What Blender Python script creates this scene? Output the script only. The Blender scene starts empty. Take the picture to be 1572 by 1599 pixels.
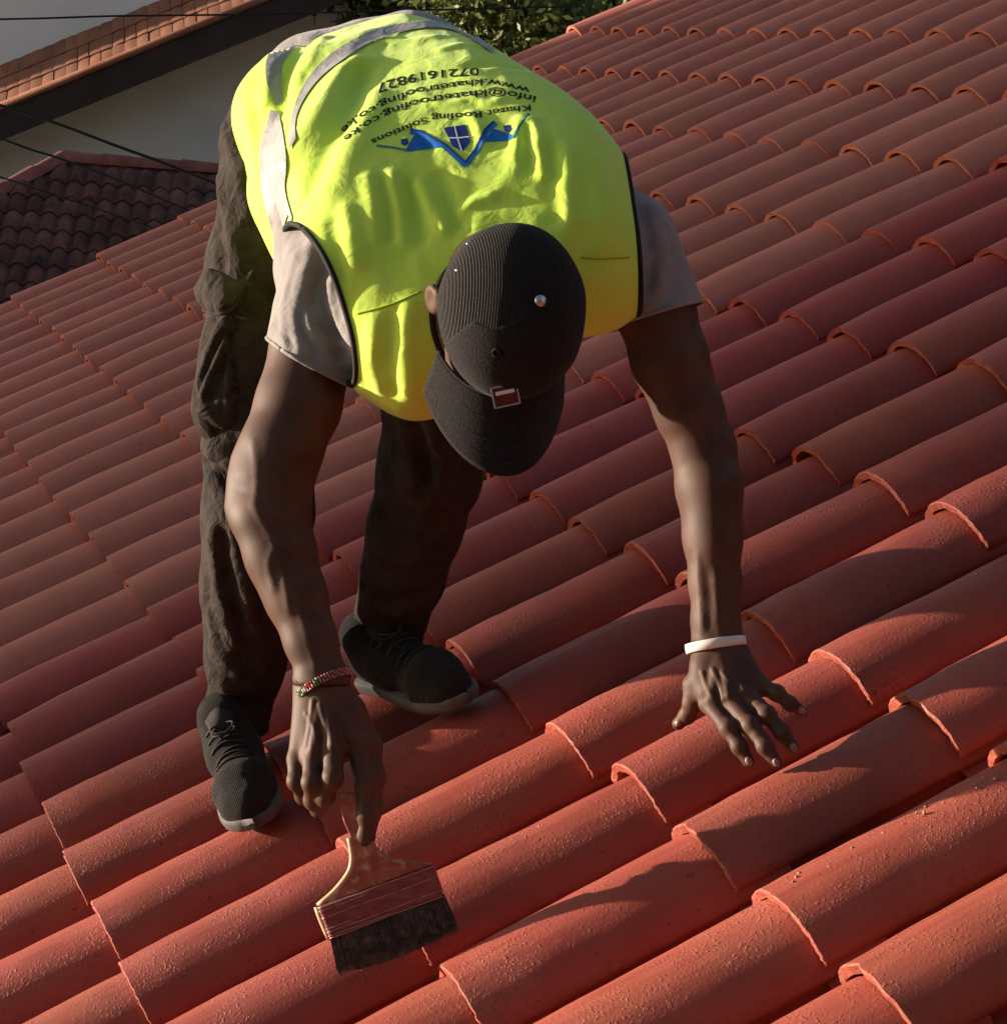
import bpy, bmesh, math, random
import numpy as np
from mathutils import Vector, Matrix
from mathutils.bvhtree import BVHTree

R = math.radians
scene = bpy.context.scene
col = scene.collection
random.seed(7)
rng = np.random.default_rng(11)

# ---------------------------------------------------------------- camera
CAM = np.array([-2.047978, -5.274028, 6.205531])
AX_R = np.array([0.93383, -0.352988, -0.057965])
AX_D = np.array([-0.138372, -0.207025, -0.968501])
AX_F = np.array([0.32987, 0.912436, -0.24217])
PW, PH, FPX = 1572.0, 1599.0, 3380.0
camd = bpy.data.cameras.new('camera')
cam = bpy.data.objects.new('camera', camd)
col.objects.link(cam)
camd.sensor_fit = 'VERTICAL'
camd.sensor_height = 36.0
camd.lens = 36.0 * FPX / PH
camd.clip_start = 0.05
camd.clip_end = 600.0
mw = Matrix.Identity(4)
for i in range(3):
    mw[i][0] = AX_R[i]; mw[i][1] = -AX_D[i]; mw[i][2] = -AX_F[i]; mw[i][3] = CAM[i]
cam.matrix_world = mw
scene.camera = cam

# ---------------------------------------------------------------- sky, sun, exposure
SLOPE = R(20.0)
SUN = -0.955 * AX_R - 0.14 * AX_D + 0.20 * AX_F; SUN /= np.linalg.norm(SUN)   # towards the sun
elev = math.asin(SUN[2]); azim = math.atan2(SUN[0], SUN[1])
world = bpy.data.worlds.new('World'); scene.world = world
world.use_nodes = True
nt = world.node_tree
sky = nt.nodes.new('ShaderNodeTexSky'); sky.sky_type = 'NISHITA'
sky.sun_disc = False; sky.sun_elevation = elev; sky.sun_rotation = azim
sky.air_density = 1.0; sky.dust_density = 2.0; sky.ozone_density = 1.0
bg = nt.nodes['Background']; bg.inputs['Strength'].default_value = 0.095
nt.links.new(sky.outputs[0], bg.inputs[0])
sund = bpy.data.lights.new('sun', 'SUN'); sund.energy = 5.0; sund.angle = R(0.6)
sund.color = (1.0, 0.84, 0.68)
sun = bpy.data.objects.new('sun', sund); col.objects.link(sun)
sun.rotation_euler = Vector(SUN).to_track_quat('Z', 'Y').to_euler()
sun.location = (-20, 15, 20)
vs = scene.view_settings
vs.view_transform = 'Standard'; vs.look = 'None'; vs.gamma = 1.0; vs.exposure = 1.10
vs.use_curve_mapping = False

# ---------------------------------------------------------------- helpers
def at(px, py, d):
    """world point seen at photograph position (px, py) at depth d (metres along the view)"""
    return CAM + d * (AX_F + AX_R * (px - PW / 2) / FPX + AX_D * (py - PH / 2) / FPX)

def pix(p):
    q = np.asarray(p) - CAM
    z = q @ AX_F
    return np.array([PW / 2 + FPX * (q @ AX_R) / z, PH / 2 + FPX * (q @ AX_D) / z, z])

CS, SN = math.cos(SLOPE), math.sin(SLOPE)
ROOF0 = np.array([0, 0, 5.5])
def roofw(u, v, h):
    return np.array([u * CS - h * SN, -v, u * SN + h * CS]) + ROOF0
ROOF_N = np.array([-SN, 0, CS])
ROOF_U = np.array([CS, 0, SN])
ROOF_V = np.array([0, -1.0, 0])
def roof_h(p):
    return (np.asarray(p) - ROOF0) @ ROOF_N

def link(name, me, mat=None, parent=None, loc=None):
    o = bpy.data.objects.new(name, me)
    col.objects.link(o)
    if mat is not None and me is not None and len(me.materials) == 0:
        me.materials.append(mat)
    if parent is not None:
        o.parent = parent
    if loc is not None:
        o.location = loc
    return o

def tag(o, label=None, cat=None, group=None, kind=None):
    if label: o['label'] = label
    if cat: o['category'] = cat
    if group: o['group'] = group
    if kind: o['kind'] = kind
    return o

def empty(name, loc=(0, 0, 0), rot=(0, 0, 0)):
    o = bpy.data.objects.new(name, None)
    o.empty_display_size = 0.1
    col.objects.link(o)
    o.location = loc; o.rotation_euler = rot
    return o

def mesh_from(name, verts, faces, smooth=True):
    me = bpy.data.meshes.new(name)
    v = np.asarray(verts, dtype=np.float32)
    if isinstance(faces, np.ndarray) and faces.ndim == 2:
        n, k = faces.shape
        me.vertices.add(len(v)); me.vertices.foreach_set('co', v.ravel())
        me.loops.add(n * k); me.loops.foreach_set('vertex_index', faces.astype(np.int32).ravel())
        me.polygons.add(n)
        me.polygons.foreach_set('loop_start', np.arange(0, n * k, k, dtype=np.int32))
        me.polygons.foreach_set('loop_total', np.full(n, k, dtype=np.int32))
        me.update(calc_edges=True)
    else:
        me.from_pydata([tuple(map(float, p)) for p in v], [], [tuple(map(int, f)) for f in faces])
        me.update()
    if smooth:
        me.polygons.foreach_set('use_smooth', np.ones(len(me.polygons), dtype=bool))
    me.validate()
    return me

def grid_faces(nu, nv, wrap_v=False):
    i = np.arange(nu - 1)[:, None]
    j = np.arange(nv if wrap_v else nv - 1)[None, :]
    j1 = (j + 1) % nv
    a = i * nv + j; b = i * nv + j1; c = (i + 1) * nv + j1; d = (i + 1) * nv + j
    return np.stack([a.ravel(), b.ravel(), c.ravel(), d.ravel()], 1)

def catmull(P, n):
    """resample a polyline of control rows P (m, ...) to n rows, Catmull-Rom"""
    P = np.asarray(P, float); m = len(P)
    t = np.linspace(0, m - 1, n); i = np.minimum(t.astype(int), m - 2); f = t - i
    ext = np.concatenate([2 * P[:1] - P[1:2], P, 2 * P[-1:] - P[-2:-1]], 0)
    p0, p1, p2, p3 = ext[i], ext[i + 1], ext[i + 2], ext[i + 3]
    sh = (-1,) + (1,) * (P.ndim - 1); f = f.reshape(sh)
    return 0.5 * ((2 * p1) + (-p0 + p2) * f + (2 * p0 - 5 * p1 + 4 * p2 - p3) * f ** 2 + (-p0 + 3 * p1 - 3 * p2 + p3) * f ** 3)

def tube_mesh(name, pts, rad, n=10, cap=True):
    pts = np.asarray(pts, float); m = len(pts)
    rad = np.broadcast_to(np.asarray(rad, float), (m,))
    T = np.gradient(pts, axis=0); T /= np.linalg.norm(T, axis=1)[:, None] + 1e-12
    ref = np.array([0.3, 0.2, 0.93]); N = np.cross(T[0], ref); N /= np.linalg.norm(N)
    V = []
    for k in range(m):
        N = N - T[k] * (N @ T[k]); N /= np.linalg.norm(N); B = np.cross(T[k], N)
        a = np.linspace(0, 2 * np.pi, n, endpoint=False)
        V.append(pts[k] + rad[k] * (np.cos(a)[:, None] * N + np.sin(a)[:, None] * B))
    V = np.concatenate(V); F = [tuple(f) for f in grid_faces(m, n, True)]
    if cap:
        F.append(tuple(range(n - 1, -1, -1))); F.append(tuple(range((m - 1) * n, m * n)))
    return mesh_from(name, V, F)

def join_meshes(name, parts):
    """parts: list of (verts, faces) -> one mesh"""
    V, F, o = [], [], 0
    for v, f in parts:
        V.append(np.asarray(v, float)); F += [tuple(int(i) + o for i in q) for q in f]; o += len(v)
    return mesh_from(name, np.concatenate(V), F)

# value noise, vectorised
_perm = np.random.default_rng(3).random((64, 64, 64)).astype(np.float32)
def vnoise(p, scale=1.0, seed=0):
    q = np.asarray(p) * scale + seed * 7.31 + 100.0
    i = np.floor(q).astype(int); f = q - i; f = f * f * (3 - 2 * f)
    x0, y0, z0 = (i[..., 0]) & 63, (i[..., 1]) & 63, (i[..., 2]) & 63
    x1, y1, z1 = (x0 + 1) & 63, (y0 + 1) & 63, (z0 + 1) & 63
    fx, fy, fz = f[..., 0], f[..., 1], f[..., 2]
    c = lambda a, b, d: _perm[a, b, d]
    r = (c(x0, y0, z0) * (1 - fx) + c(x1, y0, z0) * fx) * (1 - fy) + (c(x0, y1, z0) * (1 - fx) + c(x1, y1, z0) * fx) * fy
    s = (c(x0, y0, z1) * (1 - fx) + c(x1, y0, z1) * fx) * (1 - fy) + (c(x0, y1, z1) * (1 - fx) + c(x1, y1, z1) * fx) * fy
    return (r * (1 - fz) + s * fz) * 2 - 1

# ---------------------------------------------------------------- materials
def new_mat(name):
    m = bpy.data.materials.new(name); m.use_nodes = True
    b = m.node_tree.nodes['Principled BSDF']
    return m, m.node_tree, b

def mat(name, c1, c2=None, scale=20.0, rough=0.7, bump=0.0, bscale=None, detail=4.0, rand=0.0, spec=0.3, stretch=None, c3=None, scale3=4.0, sheen=0.0, coord='Object', bdist=0.01, metal=0.0, ramp=(0.35, 0.65)):
    m, t, b = new_mat(name)
    N, L = t.nodes, t.links
    tc = N.new('ShaderNodeTexCoord'); vec = tc.outputs[coord]
    if stretch:
        mp = N.new('ShaderNodeMapping'); mp.inputs['Scale'].default_value = stretch
        L.new(vec, mp.inputs[0]); vec = mp.outputs[0]
    b.inputs['Roughness'].default_value = rough
    b.inputs['Specular IOR Level'].default_value = spec
    b.inputs['Metallic'].default_value = metal
    if sheen: b.inputs['Sheen Weight'].default_value = sheen
    out = None
    if c2 is not None:
        n = N.new('ShaderNodeTexNoise'); n.inputs['Scale'].default_value = scale; n.inputs['Detail'].default_value = detail
        L.new(vec, n.inputs['Vector'])
        r = N.new('ShaderNodeValToRGB'); r.color_ramp.elements[0].position = ramp[0]; r.color_ramp.elements[1].position = ramp[1]
        r.color_ramp.elements[0].color = (*c1, 1); r.color_ramp.elements[1].color = (*c2, 1)
        L.new(n.outputs[0], r.inputs[0]); out = r.outputs[0]
        if c3 is not None:
            n3 = N.new('ShaderNodeTexNoise'); n3.inputs['Scale'].default_value = scale3; n3.inputs['Detail'].default_value = 3
            L.new(vec, n3.inputs['Vector'])
            r3 = N.new('ShaderNodeValToRGB'); r3.color_ramp.elements[0].position = 0.5; r3.color_ramp.elements[1].position = 0.72
            L.new(n3.outputs[0], r3.inputs[0])
            mx = N.new('ShaderNodeMix'); mx.data_type = 'RGBA'
            L.new(r3.outputs[0], mx.inputs[0]); L.new(out, mx.inputs[6]); mx.inputs[7].default_value = (*c3, 1)
            out = mx.outputs[2]
    if rand:
        oi = N.new('ShaderNodeObjectInfo')
        hs = N.new('ShaderNodeHueSaturation')
        mr = N.new('ShaderNodeMapRange'); mr.inputs[3].default_value = 1 - rand; mr.inputs[4].default_value = 1 + rand
        L.new(oi.outputs['Random'], mr.inputs[0]); L.new(mr.outputs[0], hs.inputs['Value'])
        if out is not None: L.new(out, hs.inputs['Color'])
        else: hs.inputs['Color'].default_value = (*c1, 1)
        out = hs.outputs[0]
    if out is not None: L.new(out, b.inputs['Base Color'])
    else: b.inputs['Base Color'].default_value = (*c1, 1)
    if bump:
        n2 = N.new('ShaderNodeTexNoise'); n2.inputs['Scale'].default_value = bscale or scale; n2.inputs['Detail'].default_value = 6
        n2.inputs['Roughness'].default_value = 0.65
        L.new(vec, n2.inputs['Vector'])
        bp = N.new('ShaderNodeBump'); bp.inputs['Strength'].default_value = bump; bp.inputs['Distance'].default_value = bdist
        L.new(n2.outputs[0], bp.inputs['Height']); L.new(bp.outputs[0], b.inputs['Normal'])
    return m

# ================================================================ solid modelling toolkit (distance fields -> smooth quads)
def _smin(a, b, k):
    h = np.maximum(k - np.abs(a - b), 0.0) / k
    return np.minimum(a, b) - h * h * k * 0.25

class Blob:
    """smoothly blended rounded cones and ellipsoids"""
    def __init__(self, k=0.02):
        self.P = []; self.k = k; self.cuts = []; self.disp = []; self.shell = None
    def cone(self, a, b, ra, rb, k=None, sub=False):
        self.P.append(('c', np.asarray(a, float), np.asarray(b, float), ra, rb, self.k if k is None else k, sub)); return self
    def chain(self, pts, rads, k=None):
        for i in range(len(pts) - 1): self.cone(pts[i], pts[i + 1], rads[i], rads[i + 1], k)
        return self
    def ell(self, c, axes, rad, k=None, sub=False):
        A = np.asarray(axes, float); A = A / np.linalg.norm(A, axis=1)[:, None]
        self.P.append(('e', np.asarray(c, float), A, np.asarray(rad, float), None, self.k if k is None else k, sub)); return self
    @staticmethod
    def _prim(q, p):
        if q[0] == 'c':
            _, a, b, ra, rb, _, _ = q
            ba = b - a; l2 = ba @ ba + 1e-12
            pa = p - a; t = np.clip(pa @ ba / l2, 0, 1)
            return np.linalg.norm(pa - t[:, None] * ba, axis=1) - (ra + (rb - ra) * t)
        _, c, A, r, _, _, _ = q
        x = (p - c) @ A.T
        k0 = np.linalg.norm(x / r, axis=1); k1 = np.linalg.norm(x / (r * r), axis=1)
        return np.where(k1 > 1e-9, k0 * (k0 - 1) / np.maximum(k1, 1e-9), -r.min())
    def base(self, p):
        c = p.mean(0, keepdims=True); Rd = np.linalg.norm(p - c, axis=1).max()
        dc = np.array([self._prim(q, c)[0] for q in self.P])
        lim = min(d for d, q in zip(dc, self.P) if not q[6]) + 2 * Rd
        d = None
        for q, x in zip(self.P, dc):
            if q[6]:
                if x > Rd + 2 * q[5] + 0.02: continue
                e = self._prim(q, p); d = -_smin(-d, e, q[5]); continue
            if x - 2 * q[5] > lim and d is not None: continue
            if x - 2 * q[5] > lim and x > min(dc) + 1e-9: continue
            e = self._prim(q, p)
            d = e if d is None else _smin(d, e, q[5])
        return d
    def __call__(self, p):
        d = self.base(p)
        if self.disp:
            c0, c1 = p.min(0), p.max(0)
            for f in self.disp:
                bb = getattr(f, 'bb', None)
                if bb is not None and ((c0 > bb[1]) | (c1 < bb[0])).any(): continue
                d = d - f(p, d)
        if self.shell is not None: d = np.abs(d) - self.shell
        for f in self.cuts: d = np.maximum(d, f(p))
        return d

def sdf_mesh(name, f, lo, hi, h, B=8, slack=0.02, proj=2, raw=False):
    lo = np.asarray(lo, float); hi = np.asarray(hi, float)
    nb = np.maximum(np.ceil((hi - lo) / (h * B)).astype(int), 1)
    g = np.stack(np.meshgrid(*[np.arange(n) for n in nb], indexing='ij'), -1).reshape(-1, 3)
    cen = lo + (g + 0.5) * h * B
    d = np.concatenate([f(cen[i:i + 2048]) for i in range(0, len(cen), 2048)])
    g = g[np.abs(d) < 0.87 * B * h * 1.15 + slack]
    off = np.stack(np.meshgrid(*[np.arange(B + 1)] * 3, indexing='ij'), -1).reshape(-1, 3)
    ND = nb * B + 2
    cells_id, cells_pos, quads = [], [], []
    corner = np.array([[i, j, k] for i in (0, 1) for j in (0, 1) for k in (0, 1)])
    edges = [(a, b) for a in range(8) for b in range(a + 1, 8) if np.abs(corner[a] - corner[b]).sum() == 1]
    pend = []
    CH = 48
    for s in range(0, len(g), CH):
        gb = g[s:s + CH]
        I = (gb[:, None, :] * B + off[None])                       # integer grid positions
        D = f((lo + I.reshape(-1, 3) * h)).reshape(len(gb), B + 1, B + 1, B + 1)
        C = np.stack([D[:, i:B + i, j:B + j, k:B + k] for i, j, k in corner], -1)
        sg = C < 0
        act = sg.any(-1) & ~sg.all(-1)
        bi, x, y, z = np.nonzero(act)
        if len(bi) == 0: continue
        cv = C[bi, x, y, z]
        ci = gb[bi] * B + np.stack([x, y, z], 1)
        acc = np.zeros((len(bi), 3)); cnt = np.zeros(len(bi))
        for a, b in edges:
            va, vb = cv[:, a], cv[:, b]; m = (va < 0) != (vb < 0)
            t = np.where(m, va / np.where(m, va - vb, 1), 0)
            acc += m[:, None] * (corner[a] + t[:, None] * (corner[b] - corner[a])); cnt += m
        cells_id.append((ci[:, 0] * ND[1] + ci[:, 1]) * ND[2] + ci[:, 2])
        cells_pos.append(lo + (ci + acc / cnt[:, None]) * h)
        for ax, cb in ((0, 4), (1, 2), (2, 1)):
            m = (cv[:, 0] < 0) != (cv[:, cb] < 0)
            pend.append((ax, ci[m], cv[m, 0] < 0))
    if not cells_id: return (np.zeros((0, 3)), np.zeros((0, 4), int)) if raw else mesh_from(name, [], [])
    ids = np.concatenate(cells_id); pos = np.concatenate(cells_pos)
    o = np.argsort(ids); ids = ids[o]; pos = pos[o]
    for ax, ci, neg in pend:
        b, c = [(1, 2), (2, 0), (0, 1)][ax]
        eb = np.zeros(3, int); ec = np.zeros(3, int); eb[b] = 1; ec[c] = 1
        q = []
        for dlt in (0 * eb, -eb, -eb - ec, -ec):
            k = ci + dlt; i = (k[:, 0] * ND[1] + k[:, 1]) * ND[2] + k[:, 2]
            j = np.minimum(np.searchsorted(ids, i), len(ids) - 1)
            q.append(np.where((ids[j] == i) & (k >= 0).all(1), j, -1))
        q = np.stack(q, 1); q = np.where(neg[:, None], q, q[:, ::-1])
        quads.append(q[(q >= 0).all(1)])
    quads = np.concatenate(quads)
    e = h * 0.35
    tet = np.array([[1, 1, 1], [1, -1, -1], [-1, 1, -1], [-1, -1, 1]], float)
    for _ in range(proj):
        for s in range(0, len(pos), 30000):
            p = pos[s:s + 30000]
            v = np.stack([np.concatenate([f(p[i:i + 6000] + e * t) for i in range(0, len(p), 6000)]) for t in tet], 1)
            gr = v @ tet / (4 * e); dd = v.mean(1)
            n2 = (gr ** 2).sum(1) + 1e-6
            st = -(dd / n2)[:, None] * gr
            ln = np.linalg.norm(st, axis=1, keepdims=True)
            st *= np.minimum(1, 0.6 * h / np.maximum(ln, 1e-9))
            pos[s:s + 30000] = p + st * 0.85
    if raw: return pos, quads
    return mesh_from(name, pos, quads)

def ridge(pts, rad, height):
    """displacement: a soft ridge (or, with negative height, a furrow) along a polyline"""
    pts = np.asarray(pts, float); lo = pts.min(0) - 3 * rad; hi = pts.max(0) + 3 * rad
    def f(p, d):
        out = np.zeros(len(p)); m = ((p > lo) & (p < hi)).all(1)
        if m.any():
            q = p[m]; best = np.full(len(q), 9.0)
            for a, b in zip(pts[:-1], pts[1:]):
                ba = b - a; t = np.clip((q - a) @ ba / (ba @ ba + 1e-12), 0, 1)
                best = np.minimum(best, ((q - a - t[:, None] * ba) ** 2).sum(1))
            out[m] = height * np.exp(-best / (rad * rad))
        return out
    f.bb = (lo, hi)
    return f

def ATs(L):
    return [at(*q) for q in L]
def pm(px, d):
    return px * d / FPX

def trace(f, L):
    """points where the lines of sight through photo positions L meet the surface of f"""
    D = np.array([at(x, y, 1.0) - CAM for x, y in L]); D /= np.linalg.norm(D, axis=1)[:, None]
    t = np.full(len(L), 2.35)
    for _ in range(45):
        t += np.clip(f(CAM + D * t[:, None]), -.02, .10) * .92
    ok = t < 4.2
    P = CAM + D * t[:, None]
    return P[ok] if ok.sum() > 1 else P
def folds(blob, L, rs=1.0, hs=1.0):
    n0 = list(blob.disp); blob.disp = []
    new = []
    for pts, r, hgt in L:
        Q = catmull(np.array(pts, float), max(5, 2 * len(pts)))
        P = trace(blob.base, Q)
        if np.linalg.norm(np.diff(P, axis=0), axis=1).max() < .12: new.append(ridge(P, r * rs, hgt * hs))
    blob.disp = n0 + new

# ================================================================ THE TILED ROOF
EXPO, PITCH = 0.35, 0.225
roof = empty('tiled_roof', tuple(ROOF0), (0, -SLOPE, 0))
tag(roof, 'sloping barrel tiled roof the man is painting, brown far tiles and red near tiles', 'roof')

def tile_material(name, a, b, c, rough, bump, bdist, dust):
    m, t, bs = new_mat(name)
    N, L = t.nodes, t.links
    tc = N.new('ShaderNodeTexCoord'); oi = N.new('ShaderNodeObjectInfo')
    sep = N.new('ShaderNodeVectorMath'); sep.operation = 'ADD'
    comb = N.new('ShaderNodeCombineXYZ')
    ml = N.new('ShaderNodeMath'); ml.operation = 'MULTIPLY'; ml.inputs[1].default_value = 57.0
    L.new(oi.outputs['Random'], ml.inputs[0]); L.new(ml.outputs[0], comb.inputs[0]); L.new(ml.outputs[0], comb.inputs[1])
    L.new(tc.outputs['Object'], sep.inputs[0]); L.new(comb.outputs[0], sep.inputs[1])
    vec = sep.outputs[0]
    def noise(sc, det, ro=0.6):
        n = N.new('ShaderNodeTexNoise'); n.inputs['Scale'].default_value = sc; n.inputs['Detail'].default_value = det
        n.inputs['Roughness'].default_value = ro; L.new(vec, n.inputs['Vector']); return n.outputs[0]
    def ramp(src, p0, c0, p1, c1):
        r = N.new('ShaderNodeValToRGB'); e = r.color_ramp.elements
        e[0].position = p0; e[0].color = (*c0, 1); e[1].position = p1; e[1].color = (*c1, 1)
        L.new(src, r.inputs[0]); return r.outputs[0]
    base = ramp(noise(9.0, 5), 0.3, a, 0.7, b)
    mx = N.new('ShaderNodeMix'); mx.data_type = 'RGBA'
    L.new(ramp(noise(5.0, 7, 0.7), 0.5, (0, 0, 0), 0.78, (dust, dust, dust)), mx.inputs[0])
    L.new(base, mx.inputs[6]); mx.inputs[7].default_value = (*c, 1)
    sp = N.new('ShaderNodeMix'); sp.data_type = 'RGBA'                 # small dark pits
    L.new(ramp(noise(120.0, 2, 0.5), 0.70, (0, 0, 0), 0.76, (0.75, 0.75, 0.75)), sp.inputs[0])
    L.new(mx.outputs[2], sp.inputs[6]); sp.inputs[7].default_value = (a[0] * 0.28, a[1] * 0.3, a[2] * 0.35, 1)
    # worn pale rim at the lower end, streaks along the length
    sx = N.new('ShaderNodeSeparateXYZ'); L.new(tc.outputs['Object'], sx.inputs[0])
    rim = ramp(sx.outputs[0], 0.002, (1, 1, 1), 0.010, (0, 0, 0))
    rs_ = 0.25 if bdist > .0021 else 0.22
    rn = ramp(noise(55.0, 4, 0.7), 0.46, (0, 0, 0), 0.60, (rs_, rs_, rs_))
    rmul = N.new('ShaderNodeMath'); rmul.operation = 'MULTIPLY'; L.new(rim, rmul.inputs[0]); L.new(rn, rmul.inputs[1])
    rx = N.new('ShaderNodeMix'); rx.data_type = 'RGBA'; L.new(rmul.outputs[0], rx.inputs[0]); L.new(sp.outputs[2], rx.inputs[6])
    rx.inputs[7].default_value = (0.52, 0.26, 0.18, 1)
    mp = N.new('ShaderNodeMapping'); mp.inputs['Scale'].default_value = (5, 75, 75); L.new(vec, mp.inputs[0])
    stn = N.new('ShaderNodeTexNoise'); stn.inputs['Scale'].default_value = 1.0; stn.inputs['Detail'].default_value = 4; L.new(mp.outputs[0], stn.inputs['Vector'])
    stx = N.new('ShaderNodeMix'); stx.data_type = 'RGBA'; stx.blend_type = 'MULTIPLY'; stx.inputs[0].default_value = 1.0
    L.new(rx.outputs[2], stx.inputs[6]); L.new(ramp(stn.outputs[0], 0.3, (0.88, 0.87, 0.87), 0.62, (1.03, 1.03, 1.03)), stx.inputs[7])
    rgh = N.new('ShaderNodeMapRange'); rgh.inputs[1].default_value = 0.35; rgh.inputs[2].default_value = 0.65
    rgh.inputs[3].default_value = rough - 0.14; rgh.inputs[4].default_value = rough + 0.16; L.new(stn.outputs[0], rgh.inputs[0]); L.new(rgh.outputs[0], bs.inputs['Roughness'])
    hs = N.new('ShaderNodeHueSaturation')
    mr = N.new('ShaderNodeMapRange'); mr.inputs[3].default_value = 0.87; mr.inputs[4].default_value = 1.10
    L.new(oi.outputs['Random'], mr.inputs[0]); L.new(mr.outputs[0], hs.inputs['Value'])
    mh = N.new('ShaderNodeMapRange'); mh.inputs[3].default_value = 0.497; mh.inputs[4].default_value = 0.504
    fr = N.new('ShaderNodeMath'); fr.operation = 'FRACT'; L.new(ml.outputs[0], fr.inputs[0])
    L.new(fr.outputs[0], mh.inputs[0]); L.new(mh.outputs[0], hs.inputs['Hue'])
    L.new(stx.outputs[2], hs.inputs['Color'])
    L.new(hs.outputs[0], bs.inputs['Base Color'])
    bs.inputs['Specular IOR Level'].default_value = 0.35
    # grit: fine grain with sparse coarse granules
    f = noise(190.0, 5, 0.7)
    g = ramp(noise(210.0, 2, 0.5), 0.54, (0, 0, 0), 0.70, (1, 1, 1))
    k = ramp(noise(9.0, 4, 0.65), 0.46, (0.10, 0.10, 0.10), 0.66, (1, 1, 1))
    gm = N.new('ShaderNodeMath'); gm.operation = 'MULTIPLY'; L.new(g, gm.inputs[0]); L.new(k, gm.inputs[1])
    ad = N.new('ShaderNodeMath'); ad.operation = 'MULTIPLY_ADD'; ad.inputs[1].default_value = 0.25
    L.new(f, ad.inputs[0]); L.new(gm.outputs[0], ad.inputs[2])
    bp = N.new('ShaderNodeBump'); bp.inputs['Strength'].default_value = bump; bp.inputs['Distance'].default_value = bdist
    L.new(ad.outputs[0], bp.inputs['Height']); L.new(bp.outputs[0], bs.inputs['Normal'])
    return m

M_OLD = tile_material('weathered_clay', (0.44, 0.140, 0.100), (0.50, 0.172, 0.124), (0.48, 0.20, 0.145), 0.85, 0.35, 0.002, 0.5)
M_RED = tile_material('red_roof_paint', (0.305, 0.046, 0.037), (0.35, 0.063, 0.049), (0.36, 0.11, 0.085), 0.66, 0.45, 0.002, 0.45)
M_NEAR = tile_material('gritty_red_clay', (0.295, 0.052, 0.032), (0.34, 0.072, 0.047), (0.35, 0.125, 0.082), 0.66, 0.7, 0.0026, 0.45)
M_DECK = mat('dark_batten', (0.03, 0.02, 0.018), (0.05, 0.035, 0.03), 8, 0.9)

TL, TW, TH, TT = 0.435, 0.0885, 0.056, 0.0135
def tile_profile(n):
    """(y, z) across one tile, crest at z = 0: the free edge of the barrel, the barrel, its undercut and the channel beside it"""
    # local y runs away from the camera side, so the channel lies at negative y
    t = np.linspace(np.pi / 2, -np.pi / 2, n)
    ys = TW * np.sin(t); zs = -TH * (0.60 * (1 - np.cos(t)) + 0.40 * np.abs(np.sin(t)) ** 2.2)
    ch = [(-TW + .002, -TH - .004), (-TW + .013, -TH - .008), (-TW + .015, -TH - .024), (-TW - .004, -TH - .034), (-TW - .030, -TH - .038), (-TW - .060, -TH - .034), (-TW - .072, -TH - .018)]
    ys = np.concatenate([ys, [c[0] for c in ch]]); zs = np.concatenate([zs, [c[1] for c in ch]])
    return ys[::-1], zs[::-1]

def tile_mesh(name, n, m, rough, seed):
    ys, zs = tile_profile(n)
    dy = np.gradient(ys); dz = np.gradient(zs); ln = np.hypot(dy, dz); ny, nz = -dz / ln, dy / ln
    k = len(ys); rg = np.random.default_rng(seed)
    xs = np.linspace(0, TL, m)
    if m > 6: xs = np.concatenate([[0, 0.004], np.linspace(0.018, TL, m - 2)])
    top, bot = [], []
    for a, x in enumerate(xs):
        P = np.stack([np.full(k, x), ys, zs], 1)
        lift = 0.0
        if rough:
            pp = P * 1.0 + seed
            lift = vnoise(pp, 14, seed) * 0.0016 + vnoise(pp, 45, seed + 1) * 0.0007
        if a == 0:
            P[:, 0] += 0.0025                       # worn arris
        t = P.copy(); t[:, 1] += ny * (lift - (0.0025 if a == 0 else 0)); t[:, 2] += nz * (lift - (0.0025 if a == 0 else 0))
        tk = np.where(np.arange(k) < 7, .005, TT)
        b = P.copy(); b[:, 1] -= ny * tk; b[:, 2] -= nz * tk
        if rough:
            wob = vnoise(np.stack([P[:, 0], P[:, 1] * 0, P[:, 1] * 0], 1) + seed, 26, seed + 7) * .0018 + vnoise(np.stack([P[:, 0], P[:, 1] * 0, P[:, 1] * 0], 1) + seed, 90, seed + 9) * .0012
            t[7:10, 2] += wob[7:10]; b[7:10, 2] += wob[7:10]
        if a <= 1 and rough:
            e = vnoise(P * [0, 1, 1] + seed, 60, seed + 2) * 0.0016 - np.maximum(0, vnoise(P * [0, 1, 1] + seed, 38, seed + 8) - .5) * -0.014 + vnoise(P * [0, 1, 1] + seed, 190, seed + 4) * 0.0014
            t[:, 0] += e; b[:, 0] += e + 0.002
            b[:, 2] += vnoise(P + seed, 120, seed + 5) * 0.002
        top.append(t); bot.append(b)
    V = np.concatenate([np.concatenate(top), np.concatenate(bot)])
    m_ = len(xs); F = grid_faces(m_, k); o = m_ * k
    Fb = grid_faces(m_, k)[:, ::-1] + o
    E1 = np.array([[j, j + o, j + 1 + o, j + 1] for j in range(k - 1)])
    e0 = (m_ - 1) * k
    E2 = np.array([[e0 + j + 1, e0 + j + 1 + o, e0 + j + o, e0 + j] for j in range(k - 1)])
    S1 = np.array([[i * k, (i + 1) * k, (i + 1) * k + o, i * k + o] for i in range(m_ - 1)])
    S2 = np.array([[i * k + k - 1, i * k + k - 1 + o, (i + 1) * k + k - 1 + o, (i + 1) * k + k - 1] for i in range(m_ - 1)])
    # duplicated rim vertices keep the end face crisp
    Vr = np.concatenate([V, V[:k], V[o:o + k]]); q = len(V)
    E1 = np.array([[q + j, q + k + j, q + k + j + 1, q + j + 1] for j in range(k - 1)])
    Fa = np.concatenate([F, Fb, E1, E2, S1, S2])[:, ::-1]
    me = mesh_from(name, Vr, Fa)
    me.set_sharp_from_angle(angle=R(40))
    return me

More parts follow.
